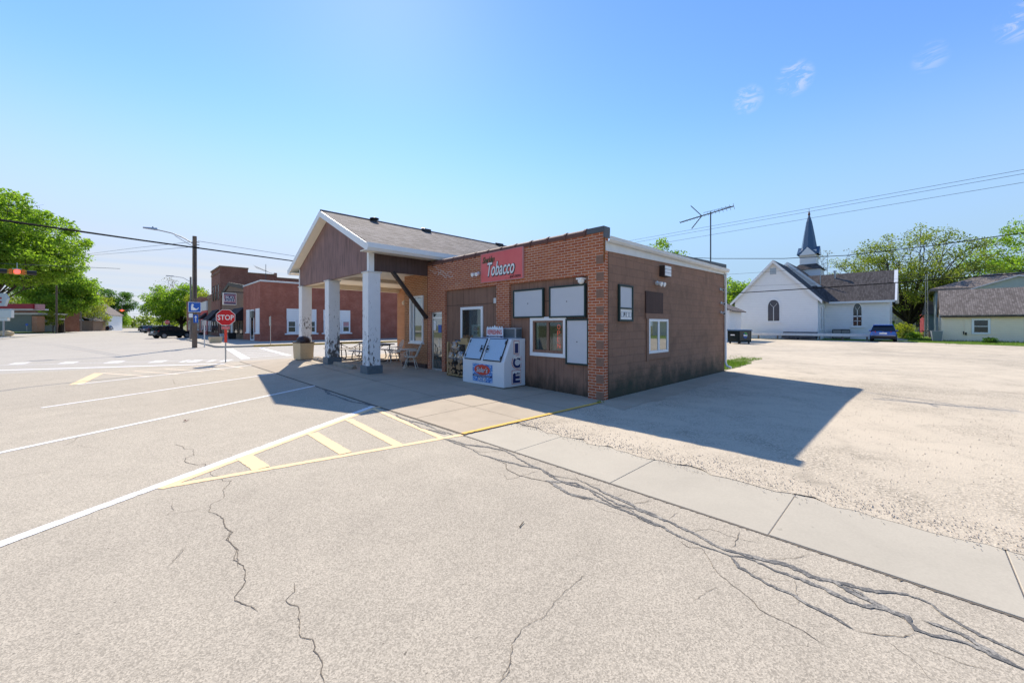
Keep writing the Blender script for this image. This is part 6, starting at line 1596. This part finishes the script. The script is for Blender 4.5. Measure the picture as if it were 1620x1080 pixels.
# ------------------------------------------------------------------ trees
def tree_mesh(seed, H, rx, rz, zc, leaf, bark, trunk_r, fork, limbs, subs, per, ls, clump, bare=0.0, lean=(0,0), twig=True, flat=.75):
    """returns (trunk builder, crown builder): limbs grown towards points in an uneven ellipsoid, leaf tufts round their ends"""
    r = random.Random(seed); nr = np.random.default_rng(seed); tb = MB(); tips = []
    base = Vector((0,0,0)); fk = Vector((lean[0]*.3, lean[1]*.3, fork))
    tb.tube([base+Vector((0,0,-.1)), base+Vector((0,0,fork*.12)), base+(fk)*.55+Vector((r.uniform(-.1,.1),r.uniform(-.1,.1),0)), fk], [trunk_r*1.5, trunk_r*1.05, trunk_r*.85, trunk_r*.75], 9)
    C = Vector((lean[0],lean[1],zc))
    ga = 2.39996
    for i in range(limbs):
        u = (i+.5)/limbs; ph = i*ga + r.uniform(-.4,.4); cz = 1-1.75*u + r.uniform(-.12,.12); cz = max(-.75, min(1, cz)); sr = math.sqrt(max(0,1-cz*cz))
        k = r.uniform(.62,1.16)
        tgt = C + Vector((math.cos(ph)*sr*rx*k, math.sin(ph)*sr*rx*k, cz*rz*k))
        t0 = r.uniform(.55,1.0); st = fk*t0 if cz > -.3 else fk*r.uniform(.6,.95)
        mid = st + (tgt-st)*.45 + Vector((0,0,.10*(tgt-st).length)) + Vector((r.uniform(-1,1),r.uniform(-1,1),r.uniform(-.5,.5)))*.06*(tgt-st).length
        L = [st, st+(mid-st)*.5+Vector((0,0,.03*rz)), mid, tgt]
        tb.tube(L, [trunk_r*.34, trunk_r*.22, trunk_r*.12, .02], 6, False)
        tips.append((tgt, 1.0))
        for s in range(subs):
            f = r.uniform(.35,.95); o = mid + (tgt-mid)*max(0,(f-.45)/.55) if f > .45 else st+(mid-st)*f/.45
            d = Vector((r.gauss(0,1), r.gauss(0,1), r.gauss(0,.6))).normalized()
            e = o + d*r.uniform(.22,.5)*rx*.75 + (tgt-st).normalized()*.15*rx
            q = e - C; m_ = math.sqrt((q.x/rx)**2+(q.y/rx)**2+(q.z/rz)**2)
            if m_ > 1.08: e = C + q*(1.05/m_)
            if twig: tb.tube([o, o+(e-o)*.5+Vector((0,0,.05*(e-o).length)), e], [trunk_r*.085, trunk_r*.045, .010], 4, False)
            tips.append((e, r.uniform(.6,1.0)))
    cb = MB(); V = []; F = []; n0 = 0
    for p, w in tips:
        if r.random() < bare: continue
        n = int(per*1.9*w*r.uniform(.7,1.3))
        cl = clump*r.uniform(.7,1.25)
        pos = nr.normal(0,1,(n,3)); pos /= np.maximum(1e-6, np.linalg.norm(pos,axis=1))[:,None]; pos *= (nr.random(n)**.45)[:,None]*np.array([cl,cl,cl*flat]); pos += np.array(p)
        a = nr.normal(0,1,(n,3)); a /= np.linalg.norm(a,axis=1)[:,None]; b = np.cross(a, nr.normal(0,1,(n,3))); b /= np.maximum(1e-6,np.linalg.norm(b,axis=1))[:,None]
        sz = ls*.74*nr.uniform(.6,1.35,n)[:,None]
        q = np.stack([pos-a*sz*.62, pos-b*sz*.36, pos+a*sz*.62, pos+b*sz*.36],1).reshape(-1,3)
        V.append(q); F.append(np.arange(n*4).reshape(-1,4)+n0); n0 += n*4
    return tb, (np.concatenate(V), np.concatenate(F)) if V else None
def leaf_obj(name, vf, mat, parent):
    v, f = vf; me = bpy.data.meshes.new(name); me.from_pydata(v.tolist(), [], f.tolist()); me.materials.append(mat)
    o = bpy.data.objects.new(name, me); COL.objects.link(o); o.parent = parent; return o
def tree(label, px, d, seed, H, rx, rz, zc, leafm_, bark='bark', trunk_r=.3, fork=3, limbs=16, subs=6, per=70, ls=.3, clump=1.3, group=None, cat='tree', name='tree', pos=None, **kw):
    p = Vector(pos) if pos else at(px, d); o = thing(name, label, cat, p, 0, group)
    tb, vf = tree_mesh(seed, H, rx, rz, zc, None, None, trunk_r, fork, limbs, subs, per, ls, clump, **kw)
    tb.build('trunk', M[bark], o, world=False, smooth=True)
    if vf: leaf_obj('crown', vf, M[leafm_], o)
    return o
tree('huge bright green tree reaching over the bank from the picture edge', -24, 64, 1, 24, 11.2, 7.2, 16.2, 'leaf', 'bark', .55, 6, 48, 12, 85, .48, 1.45, bare=.2)
tree('large green tree behind the brown footed pole', 97, 96, 2, 17, 7.0, 6.2, 10.4, 'leaf', 'bark_dark', .55, 4, 32, 9, 80, .5, 1.4, bare=.28)
tree('yellow green tree behind the transformer pole', 137, 122, 3, 14, 6.2, 6.6, 8.0, 'leaf_yellow', 'bark_dark', .4, 3, 18, 7, 40, .45, 1.3, bare=.15)
tree('rounded dark green tree behind the navy cars', 178, 150, 4, 15, 6.2, 6.2, 9.2, 'leaf_dark', 'bark_dark', .4, 3, 20, 7, 60, .5, 1.5)
tree('bronze leafed thin tree top behind the yellow green tree', 150, 160, 5, 17, 5.5, 6.5, 11, 'leaf_bronze', 'bark_dark', .35, 4, 16, 6, 30, .5, 1.5, bare=.2)
tree('dark conifer-like tree beside the white house', 163, 142, 6, 11, 3.2, 4.6, 5.0, 'needle', 'bark_dark', .3, 1.5, 20, 7, 60, .4, 1.0)
tree('small light green tree beyond the far pole', 186, 170, 7, 8, 4.2, 3.6, 4.2, 'leaf', 'bark', .3, 2, 14, 6, 50, .5, 1.3)
tree('olive tree on the skyline behind the bank', 30, 150, 8, 14, 12, 5.5, 8.5, 'leaf_olive', 'bark', .4, 4, 24, 7, 55, .6, 2.0)
tree('young yellow leafed tree beside the brown footed pole', 84, 90, 9, 5.5, 1.3, 2.0, 3.4, 'leaf_yellow', 'bark', .1, 1.6, 10, 4, 26, .3, .5)
tree('full green tree behind the black parked car', 287, 118, 10, 14.5, 9.0, 5.6, 7.6, 'leaf', 'bark_dark', .45, 3, 28, 8, 70, .5, 1.6)
tree('bare twiggy tree rising behind the full green tree', 268, 128, 11, 17, 6.0, 6.0, 11.5, 'leaf_bronze', 'bark', .3, 5, 22, 9, 8, .35, 1.2, bare=.4)
tree('green tree between the wooden lamp pole and the brick hall', 330, 110, 12, 11, 5, 4.2, 6.6, 'leaf_yellow', 'bark', .35, 3, 16, 6, 55, .45, 1.4)
tree('huge spreading tree with open crown between church and garage', 1438, 61, 13, 18, 8.6, 6.9, 9.4, 'leaf_olive', 'bark_dark', .55, 2.6, 46, 13, 44, .27, 1.1, bare=.24)
tree('bright leafy tree rising beyond the pale blue house', 1658, 70, 14, 20, 9.4, 6.2, 14.8, 'leaf', 'bark', .5, 5, 26, 8, 64, .40, 1.5)
tree('nearly bare tree beside the church steeple', 1312, 78, 15, 16, 6.5, 5.5, 11.0, 'leaf_bronze', 'bark_dark', .4, 4, 20, 8, 6, .3, 1.0, bare=.5)
tree('dense green tree showing between shop and church', 1158, 74, 16, 11, 5.2, 4.4, 6.0, 'leaf', 'bark', .35, 2.5, 20, 7, 60, .4, 1.3)
tree('tree whose top shows over the shop roof', 1046, 64, 17, 16.5, 4.2, 5.2, 10.6, 'leaf', 'bark', .4, 5, 18, 7, 55, .38, 1.2)
tree('low olive tree behind the church wing corner', 1420, 84, 18, 10, 6, 4.2, 6.0, 'leaf_olive', 'bark', .3, 2, 18, 7, 55, .4, 1.4)
tree('small leafy tree between distant house and pale blue house', 1462, 76, 19, 8, 4.0, 3.0, 4.6, 'leaf_olive', 'bark', .3, 2, 16, 6, 50, .4, 1.3)
def shrub(label, px, d, rx, h, leafm_, seed, n=900, ls=.14):
    p = at(px, d); o = thing('shrub', label, 'shrub', p); nr = np.random.default_rng(seed)
    m = MB(); r = random.Random(seed)
    for k in range(10): a = r.random()*6.28; m.tube([(0,0,0),(math.cos(a)*rx*.4,math.sin(a)*rx*.4,h*.5),(math.cos(a)*rx*.7,math.sin(a)*rx*.7,h*.85)], [.03,.02,.008], 4, False)
    m.build('stem', M['bark_dark'], o, world=False)
    pos = nr.normal(0,1,(n,3)); pos /= np.linalg.norm(pos,axis=1)[:,None]; k = nr.random(n)**.35
    lump = 1+.22*np.sin(pos[:,0]*5+seed)*np.cos(pos[:,1]*4)+.15*np.sin(pos[:,2]*6)
    pos *= (k*lump)[:,None]*np.array([rx,rx,h*.55]); pos[:,2] = np.abs(pos[:,2]+h*.5)
    a = nr.normal(0,1,(n,3)); a /= np.linalg.norm(a,axis=1)[:,None]; b = np.cross(a, nr.normal(0,1,(n,3))); b /= np.linalg.norm(b,axis=1)[:,None]; sz = ls*nr.uniform(.6,1.3,n)[:,None]
    leaf_obj('foliage', (np.stack([pos-a*sz*.6,pos-b*sz*.4,pos+a*sz*.6,pos+b*sz*.4],1).reshape(-1,3), np.arange(n*4).reshape(-1,4)), M[leafm_], o)
shrub('bright yellow green bush under the spreading tree', 1428, 49, 1.25, 1.9, 'leaf_yellow', 3, 1500)
shrub('low yellow bush beside the bank porch', 64, 101, 1.6, 1.6, 'leaf_yellow', 4, 700, .3)
shrub('low green plant by the wooden railing', 1446, 47, .8, .8, 'leaf', 5, 600)
shrub('spiky dark weed at the foot of the garage window', 1566, 35.0, .45, .5, 'leaf_dark', 6, 300, .16)
shrub('dark hedge clump beside the church corner', 1405, 66, 2.0, 2.2, 'leaf_dark', 7, 1200, .2)
# far wooded skyline, one mass
nr = np.random.default_rng(99); V = []; n0 = 0
for px in np.arange(-60, 1700, 5.0):
    if not (180 < px < 420 or px < 90 or 1120 < px < 1700): continue
    d = 330 if px < 900 else 170
    p = at(float(px), d + float(nr.uniform(-30,30)), 0); h = float(nr.uniform(6,11)) * (1.0 if px < 900 else .62)
    n = 70; q = nr.normal(0,1,(n,3)); q /= np.linalg.norm(q,axis=1)[:,None]; q *= (nr.random(n)**.4)[:,None]*np.array([4.5,4.5,h*.5]); q += np.array([p.x,p.y,h*.5])
    a = nr.normal(0,1,(n,3)); a /= np.linalg.norm(a,axis=1)[:,None]; b = np.cross(a, nr.normal(0,1,(n,3))); b /= np.linalg.norm(b,axis=1)[:,None]; s = 1.0
    V.append(np.stack([q-a*s,q-b*s*.7,q+a*s,q+b*s*.7],1).reshape(-1,3))
V = np.concatenate(V); me = bpy.data.meshes.new('distant_woods'); me.from_pydata(V.tolist(), [], np.arange(len(V)).reshape(-1,4).tolist()); me.materials.append(M['leaf_olive'])
o = bpy.data.objects.new('distant_woods', me); COL.objects.link(o); o['kind'] = 'stuff'

a, b = G(822,833,.008), G(829,824,.012)
tag(MB().tube([a, (a+b)/2+Vector((.004,.003,0)), b], [.005,.004,.003], 5).build('twig', M['bark'], loc=a), 'short dark twig lying alone on the open asphalt', 'twig')
p = G(292,667,.004); m = MB()
for k in range(5): q = p+Vector((rnd.uniform(-.05,.05), rnd.uniform(-.05,.05), rnd.uniform(0,.02))); m.add([q, q+Vector((.03,.01,.006)), q+Vector((.035,.035,.012)), q+Vector((.005,.03,.004))], [(0,1,2,3)])
tag(m.build('dry_leaves', M['dry_leaf'], loc=p), 'small clump of red brown dry leaves on the asphalt between white lines', 'leaves')

# ------------------------------------------------------------------ light, sky, camera
sun_dir = Vector((1.97, 4.09, 4.10)).normalized()
sl = bpy.data.lights.new('sun', 'SUN'); sl.energy = 2.5; sl.angle = R(.53); sl.color = (1, .90, .77)
so_ = bpy.data.objects.new('sun', sl); COL.objects.link(so_); so_.location = (20,40,60); so_.rotation_euler = (-sun_dir).to_track_quat('-Z', 'Y').to_euler()
w = bpy.data.worlds.new('World'); S.world = w; w.use_nodes = True; nt = w.node_tree; nt.nodes.clear()
N = nt.nodes.new; Lk = nt.links.new
out = N('ShaderNodeOutputWorld'); bg = N('ShaderNodeBackground'); sky = N('ShaderNodeTexSky'); sky.sky_type = 'NISHITA'; sky.sun_disc = False
sky.sun_elevation = math.asin(sun_dir.z); sky.sun_rotation = math.atan2(sun_dir.x, sun_dir.y); sky.altitude = 200; sky.air_density = 1.0; sky.dust_density = .05; sky.ozone_density = 1.9
bg.inputs['Strength'].default_value = .090
# thin cirrus: noise in sky direction, low over the street and two wisps high up
tc = N('ShaderNodeTexCoord'); sep = N('ShaderNodeSeparateXYZ'); Lk(tc.outputs['Generated'], sep.inputs[0])
def mth(op, a, b=0.0, c=None):
    x = N('ShaderNodeMath'); x.operation = op
    for i, v in enumerate((a, b) if c is None else (a, b, c)):
        if isinstance(v, (int, float)): x.inputs[i].default_value = v
        else: Lk(v, x.inputs[i])
    return x.outputs[0]
def dotv(v):
    x = N('ShaderNodeVectorMath'); x.operation = 'DOT_PRODUCT'; Lk(tc.outputs['Generated'], x.inputs[0]); x.inputs[1].default_value = v; return x.outputs['Value']
def rmp(f, a, b):
    x = N('ShaderNodeMapRange'); x.interpolation_type = 'SMOOTHSTEP'; Lk(f, x.inputs['Value']); x.inputs['From Min'].default_value = a; x.inputs['From Max'].default_value = b; return x.outputs['Result']
zc = mth('ADD', mth('MAXIMUM', sep.outputs['Z'], 0.0), .05)
pv_ = N('ShaderNodeCombineXYZ'); Lk(mth('DIVIDE', sep.outputs['X'], zc), pv_.inputs[0]); Lk(mth('DIVIDE', sep.outputs['Y'], zc), pv_.inputs[1])
mp = N('ShaderNodeMapping'); Lk(pv_.outputs[0], mp.inputs['Vector']); mp.inputs['Rotation'].default_value = (0,0,R(35)); mp.inputs['Scale'].default_value = (.22,1.0,1)
nz = N('ShaderNodeTexNoise'); Lk(mp.outputs[0], nz.inputs['Vector']); nz.inputs['Scale'].default_value = .55; nz.inputs['Detail'].default_value = 8; nz.inputs['Roughness'].default_value = .58; nz.inputs['Distortion'].default_value = .6
dl = (FW + RT*((230-CX)/FPX) + Vector((0,0,(HY-440)/FPX))).normalized()
low = mth('MULTIPLY', rmp(dotv(dl), .86, .97), rmp(sep.outputs['Z'], .20, .10))
cl_ = mth('MULTIPLY', rmp(nz.outputs['Fac'], .36, .60), low)
n2 = N('ShaderNodeTexNoise'); mp2 = N('ShaderNodeMapping'); mp2.inputs['Scale'].default_value = (1,1,2.6); Lk(tc.outputs['Generated'], mp2.inputs['Vector']); Lk(mp2.outputs[0], n2.inputs['Vector']); n2.inputs['Scale'].default_value = 26; n2.inputs['Detail'].default_value = 7; n2.inputs['Roughness'].default_value = .65; n2.inputs['Distortion'].default_value = 1.2
haze_ = mth('MULTIPLY', rmp(sep.outputs['Z'], .47, .09), .95)
hcol = N('ShaderNodeMix'); hcol.data_type = 'RGBA'; Lk(rmp(dotv(dl), .45, .99), hcol.inputs[0]); hcol.inputs[6].default_value = (1.75,2.55,3.45,1); hcol.inputs[7].default_value = (2.5,2.85,3.5,1)
hmix = N('ShaderNodeMix'); hmix.data_type = 'RGBA'; Lk(haze_, hmix.inputs[0]); Lk(hcol.outputs[2], hmix.inputs[7])
fac = cl_
for px, py, rad in ((1257,124,.99974),(1183,158,.99984),(1472,90,.99997),(1616,34,.99985)):
    dv = (FW + RT*((px-CX)/FPX) + Vector((0,0,(HY-py)/FPX))).normalized()
    k = mth('MULTIPLY', mth('MULTIPLY', rmp(dotv(dv), rad-.0003, rad+.0002), rmp(n2.outputs['Fac'], .42, .62)), .6)
    fac = mth('MAXIMUM', fac, k)
mx = N('ShaderNodeMix'); mx.data_type = 'RGBA'; Lk(mth('MULTIPLY', fac, .8), mx.inputs[0]); hs_ = N('ShaderNodeHueSaturation'); hs_.inputs['Saturation'].default_value = 1.20; hs_.inputs['Hue'].default_value = .508; Lk(sky.outputs[0], hs_.inputs['Color']); Lk(hs_.outputs[0], hmix.inputs[6]); Lk(hmix.outputs[2], mx.inputs[6]); mx.inputs[7].default_value = (3.2,3.35,3.55,1)
Lk(mx.outputs[2], bg.inputs['Color']); Lk(bg.outputs[0], out.inputs['Surface'])

cd = bpy.data.cameras.new('camera'); co_ = bpy.data.objects.new('camera', cd); COL.objects.link(co_)
co_.location = CAM; co_.rotation_euler = (R(90), 0, math.atan2(-FW.x, FW.y))
cd.sensor_width = 36; cd.lens = FPX/1620*36; cd.shift_y = (HY-540)/1620; cd.clip_start = .05; cd.clip_end = 3000
S.camera = co_
S.view_settings.view_transform = 'Standard'; S.view_settings.look = 'None'; S.view_settings.exposure = 1.45; S.view_settings.gamma = 1
S.view_settings.use_curve_mapping = False
S.cycles.max_bounces = 6; S.cycles.transparent_max_bounces = 12; S.cycles.sample_clamp_indirect = 8
